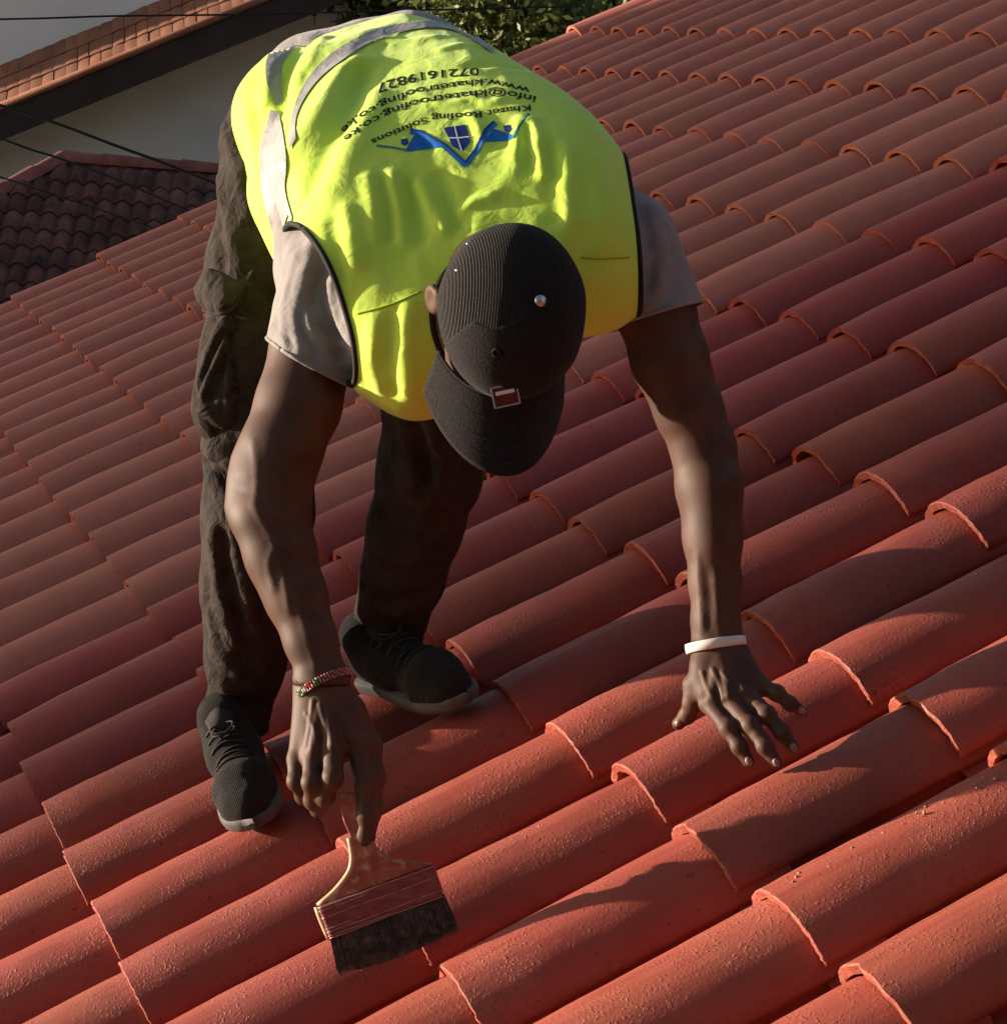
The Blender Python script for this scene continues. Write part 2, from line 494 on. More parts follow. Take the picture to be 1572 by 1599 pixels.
near_meshes = [tile_mesh('tile_near', 33, 22, True, s) for s in (1, 2, 3, 4, 5, 6)]
mid_meshes = [tile_mesh('tile_mid', 17, 5, True, s) for s in (11, 12, 13)]
far_meshes = [tile_mesh('tile_far', 11, 2, False, s) for s in (21,)]
def with_mat(lst, m):
    r = []
    for me in lst:
        c = me.copy(); c.materials.append(m); r.append(c)
    return r
SETS = {'near': {id(M_RED): with_mat(near_meshes, M_RED), id(M_NEAR): with_mat(near_meshes, M_NEAR)},
        'mid': {id(M_RED): with_mat(mid_meshes, M_RED), id(M_NEAR): with_mat(mid_meshes, M_NEAR), id(M_OLD): with_mat(mid_meshes, M_OLD)},
        'far': {id(M_OLD): with_mat(far_meshes, M_OLD), id(M_RED): with_mat(far_meshes, M_RED), id(M_NEAR): with_mat(far_meshes, M_NEAR)}}

K0, K1, C0, C1 = -13, 20, -9, 9
LAT_V, LAT_H = 0.022, 0.0
tiles = []
for c in range(C0, C1 + 1):
    for k in range(K0, K1 + 1):
        u = c * EXPO + random.uniform(-.006, .006); v = k * PITCH + LAT_V + random.uniform(-.003, .003)
        if (c, k) == (-3, 12): u += 0.01
        p = pix(roofw(u + 0.18, v, 0))
        vis = p[2] > 0.4 and -140 < p[0] < PW + 140 and -120 < p[1] < PH + 160
        if k <= 4: mt = M_OLD
        elif k <= 7 + (1 if c > 0 else 0): mt = M_RED
        else: mt = M_NEAR
        tiles.append(dict(c=c, k=k, u=u, v=v, d=p[2], vis=vis, m=mt))
tiles.sort(key=lambda t: (not t['vis'], t['d']))
rest = []
for i, t in enumerate(tiles):
    yaw, roll, tilt = random.gauss(0, .009), random.gauss(0, .018), random.gauss(0, .006)
    dz = random.uniform(-.003, .003)
    if t['d'] > 5 or not t['vis']: yaw *= .5; roll *= .5
    Mt = Matrix.Translation((t['u'], -t['v'], LAT_H + dz)) @ Matrix.Rotation(yaw, 4, 'Z') @ Matrix.Rotation(0.056 + tilt, 4, 'Y') @ Matrix.Rotation(roll, 4, 'X')
    lod = 'near' if (t['d'] < 3.7 and t['k'] >= 5) else ('mid' if t['d'] < 6.5 else 'far')
    ms = SETS[lod].get(id(t['m'])) or SETS['mid'][id(t['m'])]
    me = random.choice(ms)
    if i < 298 and t['vis']:
        o = link('roof_tile', me, None, roof); o.matrix_local = Mt
    else:
        rest.append((far_meshes[0], Mt, t['m']))
V, F, MI, off = [], [], [], 0
mats = [M_OLD, M_RED, M_NEAR]
base_v = np.array([v.co for v in far_meshes[0].vertices]); base_f = np.array([list(p.vertices) for p in far_meshes[0].polygons])
for me, Mt, mt in rest:
    A = np.array(Mt)
    V.append(base_v @ A[:3, :3].T + A[:3, 3]); F.append(base_f + off); off += len(base_v)
    MI += [mats.index(mt)] * len(base_f)
if V:
    me = mesh_from('outer_tiles', np.concatenate(V), np.concatenate(F))
    for m_ in mats: me.materials.append(m_)
    me.polygons.foreach_set('material_index', np.array(MI, dtype=np.int32))
    tag(link('outer_tiles', me, None, roof), kind='stuff')
# deck below the tiles, verge board, gable wall of the house
def box_v(x0, x1, y0, y1, z0, z1):
    v = [(x, y, z) for x in (x0, x1) for y in (y0, y1) for z in (z0, z1)]
    f = [(0, 1, 3, 2), (4, 6, 7, 5), (0, 4, 5, 1), (2, 3, 7, 6), (0, 2, 6, 4), (1, 5, 7, 3)]
    return v, f
u0, u1 = C0 * EXPO + 0.02, C1 * EXPO + 0.40
y_far, y_near = -(K0 * PITCH) + 0.09, -(K1 * PITCH) - 0.12
link('roof_deck', mesh_from('roof_deck', *box_v(u0, u1, y_near, y_far, -0.165, -0.132), False), M_DECK, roof)
link('verge_board', mesh_from('verge_board', *box_v(u0, u1, y_far + .002, y_far + .027, -0.26, -0.06), False), mat('verge_paint', (0.09, 0.05, 0.045), (0.12, 0.07, 0.06), 6, 0.6), roof)

# ================================================================ NEIGHBOURING HOUSES, TREES, GROUND
gx, gy = np.meshgrid(np.linspace(-260, 260, 27), np.linspace(-120, 400, 27), indexing='ij')
gz = -0.4 + vnoise(np.stack([gx, gy, gx * 0], -1), .02, 2) * .5
gz = np.where(np.hypot(gx, gy) < 40, 0, gz)
tag(link('ground', mesh_from('ground', np.stack([gx, gy, gz], -1).reshape(-1, 3), grid_faces(27, 27)[:, ::-1]),
         mat('dry_earth_and_grass', (.10, .085, .05), (.06, .075, .03), 3, .95, .4, 30)), kind='structure')
M_WALL = mat('grey_render', (.73, .735, .74), (.78, .78, .78), 2.5, .9, .25, 60, c3=(.66, .66, .66), scale3=.6)
M_FASC = mat('dark_fascia', (.030, .020, .018), (.05, .032, .028), 3, .7)
M_ORT = mat('orange_clay_tile', (.22, .085, .045), (.28, .12, .066), 3.0, .85, .5, 40, c3=(.18, .07, .045), scale3=2.2, rand=.14)
M_DRK = mat('old_dark_tile', (.10, .040, .034), (.165, .066, .054), 4.0, .85, .5, 40, c3=(.03, .022, .02), scale3=3.0, rand=.35)
def box(name, lo, hi, m, parent=None):
    return link(name, mesh_from(name, *box_v(lo[0], hi[0], lo[1], hi[1], lo[2], hi[2]), False), m, parent)
def onY(px, py, y):
    d = at(px, py, 1.0) - CAM; return CAM + d * ((y - CAM[1]) / d[1])
# own house below the roof
house = empty('roofed_house', (0, 0, 0))
hw = [roofw(u0 + .3, K0 * PITCH + .15, -.3), roofw(u1 - .2, K0 * PITCH + .15, -.3)]
V = [hw[0], hw[1], [hw[1][0], hw[1][1], 0], [hw[0][0], hw[0][1], 0]]
V += [[p[0], p[1] - .2, p[2]] for p in V]
link('gable_wall', mesh_from('gable_wall', V, [(0, 1, 2, 3), (7, 6, 5, 4), (0, 4, 5, 1), (1, 5, 6, 2), (2, 6, 7, 3), (3, 7, 4, 0)], False), M_WALL, house)
tag(house, 'grey gable wall under the red tiled roof', 'house')

# grey house with a tiled ledge across its gable
HRt = np.array([AX_R[0], AX_R[1], 0]); HRt /= np.linalg.norm(HRt); HFw = np.array([-HRt[1], HRt[0], 0])
QW = 26.0
def onF(px, py, q):
    d = at(px, py, 1.0) - CAM; return CAM + d * (q / (d @ HFw))
gh = empty('grey_house', tuple(onF(200, 500, QW + .6) * [1, 1, 0])); GO = np.array(gh.location)
tag(gh, 'tall grey rendered house with a sunlit tiled ledge sloping across its wall', 'house')
def lk(name, V, F, m, parent=gh, smooth=False):
    return link(name, mesh_from(name, np.asarray(V) - GO, F, smooth), m, parent)
o0, o1 = onF(-300, 292, QW - .45), onF(900, -198, QW - .45)          # outer lower edge of the ledge
i0, i1 = onF(-300, 228, QW + .6), onF(900, -262, QW + .6)            # inner edge against the wall
wtop = np.array([0, 0, 1.0])
c = [onF(-300, 228, QW + .6) + wtop, onF(900, -262, QW + .6) + wtop]
c += [c[1] * [1, 1, 0], c[0] * [1, 1, 0]]
V = c + [p + HFw * .35 for p in c]
lk('wall', V, [(0, 1, 2, 3), (7, 6, 5, 4), (0, 4, 5, 1), (1, 5, 6, 2), (2, 6, 7, 3), (3, 7, 4, 0)], M_WALL)
nL, nR = 64, 3
ex = (o1 - o0); Lx = np.linalg.norm(ex); ex /= Lx
ey = (i0 - o0); ey -= ex * (ey @ ex); Wy = np.linalg.norm(ey); ey /= Wy; ez = np.cross(ex, ey)
if ez[2] < 0: ez = -ez
tn = []
for a in range(nL):
    for b in range(nR):
        w, l = Lx / nL, Wy / nR
        p = o0 + ex * (a + .5) * w + ey * (b + .5) * l + ez * (.012 + random.uniform(0, .006))
        hx, hy, hz = w * .487, l * .53, .012
        dz = random.uniform(-.006, .006)
        V = []
        for sz in (-1, 1):
            for tx in np.linspace(-1, 1, 5):
                for sy in (-1, 1):
                    V.append(p + ex * hx * tx + ey * hy * sy + ez * (hz * sz + .005 * math.cos(tx * 1.57) + dz * tx - (.014 if sy > 0 else 0)))
        F = []
        for k in range(4):
            i = 2 * k; F += [(i + 10, i + 12, i + 13, i + 11), (i, i + 1, i + 3, i + 2), (i, i + 2, i + 12, i + 10), (i + 1, i + 11, i + 13, i + 3)]
        F += [(0, 10, 11, 1), (8, 9, 19, 18)]
        tn.append((V, F))
for V, F in tn: lk('ledge_tile', V, F, M_ORT)
def prism(P0, P1, prof):
    """extrude a profile [(along ey, along ez)] from P0 to P1"""
    n = len(prof); V = [P + ey * a + ez * b for P in (P0, P1) for a, b in prof]
    return V, [tuple(range(n))[::-1], tuple(range(n, 2 * n))] + [(i, (i + 1) % n, (i + 1) % n + n, i + n) for i in range(n)]
lk('ledge_slab', *prism(o0, o1, [(0.02, -.16), (Wy, -.16), (Wy, -.002), (0.02, -.002)]), M_FASC)
lk('edge_tile_roll', *prism(o0 - ey * .02 + ez * .03, o1 - ey * .02 + ez * .03, [(.05 * math.cos(t), .045 * math.sin(t)) for t in np.linspace(0, 2 * np.pi, 10, endpoint=False)]), M_ORT, gh, True)
fz = np.array([0, 0, 1.0])
d_f = (onF(0, 168, QW - .45) - onF(0, 212, QW - .45))[2]
V = [o0 - ey * .03 - fz * .02, o1 - ey * .03 - fz * .02]; V = V + [V[1] - fz * d_f, V[0] - fz * d_f]; V += [p + HFw * .45 for p in V]
lk('fascia', V, [(0, 3, 2, 1), (4, 5, 6, 7), (0, 1, 5, 4), (2, 3, 7, 6), (0, 4, 7, 3), (1, 2, 6, 5)], M_FASC)
dp = [onF(286, 152, QW + .6), onF(262, 300, QW + .6)]
lk('wall_joint', *[(lambda m: ([v.co + Vector(GO) for v in m.vertices], [tuple(p.vertices) for p in m.polygons]))(tube_mesh('j', dp, .008, 6))][0], M_WALL)

# low hipped roof of old dark tiles in front of it
DR = 20.0
A0 = at(100, 247, DR); B0 = at(700, 292, DR + .3); H0 = at(-220, 396, DR - 1.6); E1 = at(700, 640, DR - 5)
lr = empty('dark_hip_roof', tuple(A0)); tag(lr, 'low hipped roof of old dark brown tiles behind the painted roof', 'roof')
LO = np.array(A0)
e1 = (B0 - A0); Lr = np.linalg.norm(e1); e1 /= Lr
dn = np.array([AX_F[0], AX_F[1], 0]) * -1; dn /= np.linalg.norm(dn); dn = dn * math.cos(R(27)) - fz * math.sin(R(27))
e2 = dn - e1 * (dn @ e1); e2 /= np.linalg.norm(e2); e3 = np.cross(e2, e1)
if e3[2] < 0: e3 = -e3
hip = H0 - A0; hx = (hip @ e1) / (hip @ e2)                          # hip edge: x = hx * y in the plane of the slope
pw, pl = .155, .27
prof = np.array([(-.5, .0), (-.38, .005), (-.25, .030), (0, .048), (.25, .030), (.38, .005), (.5, 0)])
nt_ = 0
tm = []
for r in range(0, 22):
    for c in range(-26, 30):
        x, y = c * pw, .16 + r * pl
        if x < hx * y + .02: continue
        p = pix(LO + e1 * x + e2 * y)
        if not (-60 < p[0] < 480 and p[1] < 560): continue
        V = []
        for sy in (0, 1):
            for a, b in prof: V.append(e1 * (x + a * pw * 1.02) + e2 * (y + (1 - sy) * pl * 1.06) + e3 * (b + (.030 if sy == 0 else .0)))
        for a, b in prof: V.append(e1 * (x + a * pw * 1.02) + e2 * (y + pl * 1.06) + e3 * (b + .012))
        F = [(i, i + 1, i + 8, i + 7) for i in range(6)] + [(i + 14, i + 15, i + 1, i) for i in range(6)]
        if e3 @ np.cross(e1, e2) > 0: F = [q[::-1] for q in F]
        tm.append((V, F, p[2]))
tm.sort(key=lambda t: t[2])
for V, F, _ in tm[:290]: link('old_tile', mesh_from('old_tile', V, F), M_DRK, lr)
if tm[290:]: tag(link('more_old_tiles', join_meshes('more_old_tiles', [(v, f) for v, f, _ in tm[290:]]), M_DRK, lr), kind='stuff')
def rel(p): return np.asarray(p) - LO
Q = [rel(A0) - e3 * .01, rel(B0) - e3 * .01, rel(B0) + e2 * 6 - e3 * .01, e2 * 6 + e1 * hx * 6 - e3 * .01]
link('roof_slope', mesh_from('roof_slope', Q, [(0, 1, 2, 3)], False), M_DRK, lr)
bk = -e2 * 1 ; bk = np.array([-dn[0], -dn[1], dn[2] * 1.0]); bk = np.array([-dn[0], -dn[1], dn[2]])
Q = [rel(A0), rel(B0), rel(B0) + bk * 4, rel(A0) + bk * 4 + e1 * hx * 3]
link('back_slope', mesh_from('back_slope', [q - e3 * .012 for q in Q], [(3, 2, 1, 0)], False), M_DRK, lr)
Q = [rel(A0), e2 * 6 + e1 * hx * 6, rel(A0) + bk * 4 + e1 * hx * 5]
link('end_slope', mesh_from('end_slope', [q - e3 * .02 for q in Q], [(0, 1, 2)], False), M_DRK, lr)
def caps(p, q, nm):
    n = int(np.linalg.norm(q - p) / .36); t = (q - p) / np.linalg.norm(q - p); s = np.cross(t, fz); s /= np.linalg.norm(s); up = np.cross(s, t)
    for i in range(n):
        a0, a1 = p + t * (i * .36), p + t * (i * .36 + .385); V = []
        for P, rr in ((a0, .105), (a1, .088)):
            for g in np.linspace(0, np.pi, 9): V.append(P + s * rr * math.cos(g) + up * (rr * math.sin(g) * .9 - .02))
        link(nm, mesh_from(nm, V, grid_faces(2, 9)), M_RIDGE, lr)
M_RIDGE = mat('dark_red_ridge', (.20, .06, .048), (.27, .09, .07), 6, .8, .4, 50, rand=.2)
caps(rel(A0), rel(A0) + e1 * 4.4, 'ridge_tile')
caps(rel(A0), e2 * 2.4 + e1 * hx * 2.4, 'hip_tile')

# overhead cables
M_CAB = mat('black_cable', (.012, .012, .014), None, rough=.6)
def cable(pts, rad, label):
    P = catmull(np.array([at(*q) for q in pts]), 30)
    o0_ = P.mean(0); o = link('overhead_cable', tube_mesh('overhead_cable', P - o0_, rad, 6), M_CAB, None, tuple(o0_))
    tag(o, label, 'cable', 'cables in front of the grey house')
cable([(-500, 36, 18), (0, 30, 18.5), (180, 25, 18.7), (400, 22, 19), (900, 10, 20)], .009, 'thin level cable crossing the top of the grey house')
cable([(-300, 60, 18), (-60, 145, 18), (70, 186, 18), (180, 227, 18), (270, 260, 18), (420, 320, 18)], .014, 'thick cable sloping down from under the tiled ledge')
cable([(-300, 88, 17), (0, 215, 17), (95, 248, 17), (205, 290, 17), (420, 385, 17)], .010, 'middle cable sloping across the dark hip roof')
cable([(-300, 180, 16), (0, 276, 16), (60, 296, 16), (250, 360, 16), (420, 430, 16)], .007, 'lowest cable at the left edge of the photo')

# trees behind the ridge
M_LEAF = []  # leaf tones: middle, then sunlight and deep shade put into the colour
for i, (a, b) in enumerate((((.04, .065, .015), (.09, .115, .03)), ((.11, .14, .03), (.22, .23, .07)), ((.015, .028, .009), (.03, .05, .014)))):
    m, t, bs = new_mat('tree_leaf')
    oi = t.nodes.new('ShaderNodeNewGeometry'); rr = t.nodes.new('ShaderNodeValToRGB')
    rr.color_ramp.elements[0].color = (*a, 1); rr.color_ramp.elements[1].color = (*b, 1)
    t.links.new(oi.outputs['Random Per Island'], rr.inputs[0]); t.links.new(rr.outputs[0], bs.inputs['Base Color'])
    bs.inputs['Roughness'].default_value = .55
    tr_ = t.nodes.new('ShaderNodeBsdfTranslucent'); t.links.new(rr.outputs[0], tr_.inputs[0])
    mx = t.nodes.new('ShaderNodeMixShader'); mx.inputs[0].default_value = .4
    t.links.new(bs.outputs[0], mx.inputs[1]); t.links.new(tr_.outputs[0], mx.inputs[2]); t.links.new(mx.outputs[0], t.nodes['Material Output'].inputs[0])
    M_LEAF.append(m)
M_BARK = mat('brown_bark', (.05, .035, .025), (.09, .065, .05), 12, .9, .8, 30)
def tree(base, height, crown_c, crown_r, n, size, leafm, label, seed):
    rg = np.random.default_rng(seed)
    t = empty('broadleaf_tree', tuple(base)); tag(t, label, 'tree', 'trees behind the roof')
    b = np.array(base); cc = np.array(crown_c) - b
    trunk = catmull(np.array([[0, 0, 0], cc * [.2, .2, .35], cc * [.6, .6, .7], cc * [1, 1, 1.05]]), 12)
    link('trunk', tube_mesh('trunk', trunk, np.linspace(.22, .06, 12), 8), M_BARK, t)
    lobes = [cc + rg.normal(0, 1, 3) * np.array(crown_r) * .55 for _ in range(22)]
    for L in lobes[:9]:
        s = trunk[rg.integers(5, 11)]
        link('limb', tube_mesh('limb', catmull(np.array([s, (s + L) / 2 + rg.normal(0, .1, 3), L]), 7), np.linspace(.06, .015, 7), 6), M_BARK, t)
    C = np.array([lobes[i % 22] + rg.normal(0, 1, 3) * np.array(crown_r) * rg.uniform(.12, .34) for i in range(n)])
    A = rg.normal(0, 1, (n, 3)); A /= np.linalg.norm(A, axis=1)[:, None]; Bv = np.cross(A, rg.normal(0, 1, (n, 3))); Bv /= np.linalg.norm(Bv, axis=1)[:, None]
    s = size * rg.uniform(.6, 1.3, n)[:, None]
    V = np.stack([C - A * s, C + Bv * s * .45, C + A * s, C - Bv * s * .45], 1).reshape(-1, 3)
    link('crown', mesh_from('crown', V, np.arange(4 * n).reshape(-1, 4), False), leafm, t)
def tr_at(px, py, d, rr, n, size, lm, label, seed):
    c = at(px, py, d); tree((c[0], c[1], 0), c[2], c, rr, n, size, lm, label, seed)
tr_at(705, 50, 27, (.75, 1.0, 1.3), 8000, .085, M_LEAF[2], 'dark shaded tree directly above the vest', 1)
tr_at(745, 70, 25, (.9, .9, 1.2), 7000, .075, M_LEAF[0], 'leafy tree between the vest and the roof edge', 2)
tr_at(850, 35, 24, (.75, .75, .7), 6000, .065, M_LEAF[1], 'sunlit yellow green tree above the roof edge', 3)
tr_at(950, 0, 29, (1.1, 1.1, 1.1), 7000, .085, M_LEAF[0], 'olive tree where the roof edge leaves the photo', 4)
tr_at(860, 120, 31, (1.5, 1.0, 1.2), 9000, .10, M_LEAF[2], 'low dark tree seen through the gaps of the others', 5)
# unseen block added at the left to keep sun off the far tiles
edge = ROOF_U * .93 + ROOF_V * .38
sb0 = roofw(-1.4, 2.02, 0) + SUN * 46
lh = empty('added_sun_blocker', (sb0[0], sb0[1], 0)); tag(lh, 'long unseen block added far to the left to shade the far tiles', 'house')
V = []
back = np.array([SUN[0], SUN[1], 0]); back /= np.linalg.norm(back)
for s in (-16, 31):
    for dz in (0, 1):
        p = sb0 + edge * s
        for dy in (0, 8): V.append(np.array([p[0], p[1], p[2] if dz else 0.0]) + back * dy - [sb0[0], sb0[1], 0])
link('wall', mesh_from('wall', V, [(0, 2, 3, 1), (4, 5, 7, 6), (0, 4, 6, 2), (1, 3, 7, 5), (2, 6, 7, 3), (0, 1, 5, 4)], False), M_WALL, lh)


# unseen houses added behind the camera and to the right to block skylight
M_BLOCK = mat('skylight_block_grey', (.08, .075, .07), (.11, .10, .095), 6, .9, .4, 60)
def sky_blocker(label, c, ax, half, depth, h):
    e = empty('skylight_block', (c[0], c[1], 0)); tag(e, label, 'house')
    n = np.array([-ax[1], ax[0], 0.]); V = []
    for s in (-half, half):
        for d in (0, depth):
            for z in (0, h): V.append(ax * s + n * d + [0, 0, z])
    link('wall', mesh_from('wall', V, [(0, 1, 3, 2), (4, 6, 7, 5), (0, 4, 5, 1), (2, 3, 7, 6), (1, 5, 7, 3), (0, 2, 6, 4)], False), M_BLOCK, e)
    R1, R2 = ax * -(half + .4) + n * depth / 2 + [0, 0, h + 2.4], ax * (half + .4) + n * depth / 2 + [0, 0, h + 2.4]
    V = [ax * -(half + .4) - n * .5 + [0, 0, h - .25], ax * (half + .4) - n * .5 + [0, 0, h - .25], R2, R1, ax * (half + .4) + n * (depth + .5) + [0, 0, h - .25], ax * -(half + .4) + n * (depth + .5) + [0, 0, h - .25]]
    link('roof', mesh_from('roof', V, [(0, 1, 2, 3), (3, 2, 4, 5)], False), M_DRK, e)
cb = CAM - HFw * 9.0
sky_blocker('unseen dark grey block added behind the camera to cut skylight', cb - HFw * 7, HRt, 15, 7, 15.5)
cr = CAM + HRt * 13 + HFw * 4
sky_blocker('unseen dark grey block added off to the right to cut skylight', cr + HRt * 7, HFw, 9, 7, 12.0)

# ================================================================ THE MAN
EX, EY, EZ = AX_R, AX_D, AX_F        # across, down, away
M_SKIN, _t, _b = new_mat('dark_brown_skin')
_n = _t.nodes.new('ShaderNodeTexNoise'); _n.inputs['Scale'].default_value = 26; _n.inputs['Detail'].default_value = 6
_tc = _t.nodes.new('ShaderNodeTexCoord'); _t.links.new(_tc.outputs['Object'], _n.inputs['Vector'])
_r = _t.nodes.new('ShaderNodeValToRGB'); _r.color_ramp.elements[0].position = .3; _r.color_ramp.elements[1].position = .72
_r.color_ramp.elements[0].color = (.062, .0265, .015, 1); _r.color_ramp.elements[1].color = (.104, .048, .029, 1)
_t.links.new(_n.outputs[0], _r.inputs[0]); _t.links.new(_r.outputs[0], _b.inputs['Base Color'])
_b.inputs['Roughness'].default_value = .60; _b.inputs['Specular IOR Level'].default_value = .30
_n2 = _t.nodes.new('ShaderNodeTexVoronoi'); _n2.inputs['Scale'].default_value = 650
_t.links.new(_tc.outputs['Object'], _n2.inputs['Vector'])
_bp = _t.nodes.new('ShaderNodeBump'); _bp.inputs['Strength'].default_value = .14; _bp.inputs['Distance'].default_value = .001
_t.links.new(_n2.outputs[0], _bp.inputs['Height']); _t.links.new(_bp.outputs[0], _b.inputs['Normal'])

# ---- body -------------------------------------------------------
body = Blob(0.022)
# right arm (holds the brush)
ra = ATs([(520, 440, 2.95), (490, 540, 2.93), (466, 632, 2.905), (438, 705, 2.885), (427, 752, 2.875), (425, 806, 2.865), (440, 868, 2.85), (462, 932, 2.835), (486, 1002, 2.815), (505, 1062, 2.80)])
body.chain(ra, [.052, .057, .0565, .0545, .0515, .0495, .0455, .040, .0335, .0285], .012)
body.cone(at(384, 725, 2.88), at(377, 790, 2.87), .014, .018, .03)                 # elbow point
body.cone(at(408, 815, 2.85), at(432, 900, 2.835), .026, .016, .03)                # forearm muscle
# left arm (planted on the tile)
la = ATs([(985, 400, 2.93), (1022, 480, 2.93), (1045, 560, 2.935), (1075, 640, 2.94), (1098, 700, 2.94), (1106, 760, 2.935), (1112, 840, 2.925), (1116, 910, 2.915), (1117, 970, 2.905), (1118, 1010, 2.90)])
body.chain(la, [.052, .053, .0515, .0455, .0430, .0435, .0385, .034, .0315, .030], .012)
body.cone(at(1118, 760, 2.91), at(1120, 850, 2.90), .026, .018, .03)
# trunk, kept slimmer than the clothes
tr = [((640, 475, 2.90), (885, 405, 2.89), .075), ((610, 335, 3.0), (850, 305, 2.98), .085), ((570, 240, 3.13), (725, 200, 3.12), .085), ((530, 175, 3.27), (630, 150, 3.27), .085)]
for a, b, r in tr: body.cone(at(*a), at(*b), r, r, .06)
body.cone(at(770, 400, 2.92), at(790, 470, 2.72), .062, .06, .03)                  # neck
# legs
rl = ATs([(475, 215, 3.34), (420, 440, 3.31), (405, 680, 3.28), (392, 850, 3.35), (375, 1040, 3.43), (368, 1140, 3.465), (362, 1165, 3.47)])
body.chain(rl, [.075, .075, .055, .052, .038, .034, .036], .02)
ll = ATs([(650, 220, 3.33), (680, 430, 3.28), (690, 630, 3.24), (652, 800, 3.35), (614, 950, 3.46), (600, 1005, 3.49), (596, 1030, 3.495)])
body.chain(ll, [.075, .075, .055, .052, .038, .033, .036], .02)

# head frame
HC = at(790, 492, 2.635)
HU = EX * .24 - EY * .20 - EZ * .95; HU /= np.linalg.norm(HU)
HF = -EX * .075 + EY * .98; HF -= HU * (HF @ HU); HF /= np.linalg.norm(HF)
HR = np.cross(HF, HU)                                     # towards the man's right
if HR @ EX > 0: HR = -HR
def hd(r, f, u): return HC + HR * r + HF * f + HU * u
HA = [HR, HF, HU]
body.ell(hd(0, -.008, .012), HA, (.076, .097, .095), .02)
body.ell(hd(0, .035, -.055), HA, (.060, .058, .075), .03)
body.ell(hd(0, .062, -.098), HA, (.028, .026, .022), .03)                          # chin
body.cone(hd(0, .090, -.015), hd(0, .112, -.050), .010, .015, .015)                # nose
body.cone(hd(.015, .098, -.052), hd(-.015, .098, -.052), .010, .010, .012)         # nostrils
body.cone(hd(.022, .090, -.078), hd(-.022, .090, -.078), .009, .009, .010)         # lips
body.cone(hd(.020, .089, -.089), hd(-.020, .089, -.089), .009, .009, .008)
body.cone(hd(.040, .083, .006), hd(.012, .092, .004), .010, .010, .014)            # brows
body.cone(hd(-.040, .083, .006), hd(-.012, .092, .004), .010, .010, .014)
for s in (1, -1):
    body.ell(hd(s * .031, .078, -.016), HA, (.0125, .0125, .0115), .004)           # eyes
    body.ell(hd(s * .0835, -.022, -.034), [HR + HF * .35, HF, HU], (.007, .018, .030), .008)   # ears
    body.ell(hd(s * .0920, -.020, -.032), [HR + HF * .35, HF, HU], (.006, .010, .020), .004, True)
body.cone(hd(0, -.03, -.07), at(770, 400, 2.92), .055, .062, .03)

# hands
def finger(B, pts, rads, k=.006):
    rads = [r * 1.12 for r in rads]
    B.chain(pts, rads, k)
    for p, r in zip(pts[1:-1], rads[1:-1]): B.ell(p, [EX, EY, EZ], (r * 1.03,) * 3, .006)
WL = at(1118, 1010, 2.90)
kn = ATs([(1106, 1098, 2.855), (1137, 1093, 2.845), (1166, 1085, 2.845), (1189, 1072, 2.855)])     # left knuckles
for q, r in zip(kn, (.0125, .0125, .012, .011)):
    body.cone(WL + (q - kn[1]) * .28, q, .021, r, .018)
body.cone(at(1098, 1045, 2.885), at(1085, 1085, 2.885), .018, .013, .018)
finger(body, ATs([(1106, 1098, 2.855), (1137, 1137, 2.815), (1154, 1166, 2.80), (1168, 1189, 2.795)]), [.0115, .0098, .0085, .0072])
finger(body, ATs([(1137, 1093, 2.845), (1172, 1133, 2.805), (1194, 1166, 2.785), (1211, 1191, 2.782)]), [.0118, .0100, .0087, .0073])
finger(body, ATs([(1166, 1085, 2.845), (1197, 1116, 2.812), (1221, 1145, 2.80), (1238, 1167, 2.80)]), [.0112, .0095, .0083, .0070])
finger(body, ATs([(1189, 1072, 2.855), (1212, 1082, 2.84), (1233, 1099, 2.835), (1251, 1110, 2.838)]), [.0102, .0085, .0075, .0064])
finger(body, ATs([(1083, 1070, 2.89), (1081, 1098, 2.89), (1073, 1117, 2.90), (1059, 1130, 2.908)]), [.014, .0105, .0090, .0078])
for a, b in (((1122, 1030, 2.868), (1110, 1090, 2.842)), ((1128, 1030, 2.868), (1137, 1085, 2.832)), ((1136, 1032, 2.87), (1160, 1078, 2.834))):
    body.cone(at(*a), at(*b), .0035, .0042, .010)                                   # tendons
WR = ra[-1]
kr = ATs([(556, 1160, 2.775), (521, 1172, 2.762), (489, 1180, 2.768), (464, 1186, 2.782)])          # right knuckles: index .. little
for q, r in zip(kr, (.0135, .0135, .013, .012)):
    body.cone(WR + (q - kr[1]) * .35, q, .020, r, .018)
finger(body, [kr[0]] + ATs([(571, 1225, 2.755), (573, 1272, 2.752), (571, 1305, 2.752), (569, 1330, 2.755)]), [.013, .0115, .0110, .0095, .0085])
finger(body, [kr[1]] + ATs([(520, 1215, 2.738), (508, 1244, 2.752), (496, 1266, 2.775)]), [.013, .0108, .0098, .0085])
finger(body, [kr[2]] + ATs([(487, 1222, 2.745), (489, 1250, 2.765), (497, 1262, 2.79)]), [.0125, .0105, .0095, .008])
finger(body, [kr[3]] + ATs([(463, 1220, 2.768), (474, 1243, 2.785), (486, 1252, 2.80)]), [.0115, .0095, .0085, .0072])
finger(body, ATs([(545, 1110, 2.80), (572, 1165, 2.80), (582, 1215, 2.785), (580, 1262, 2.77), (577, 1290, 2.768)]), [.020, .0165, .013, .0108, .009], .012)   # thumb
for a, b in (((509, 1085, 2.775), (520, 1162, 2.748)), ((500, 1085, 2.777), (489, 1170, 2.754)), ((517, 1085, 2.777), (550, 1152, 2.762))):
    body.cone(at(*a), at(*b), .0035, .0045, .010)
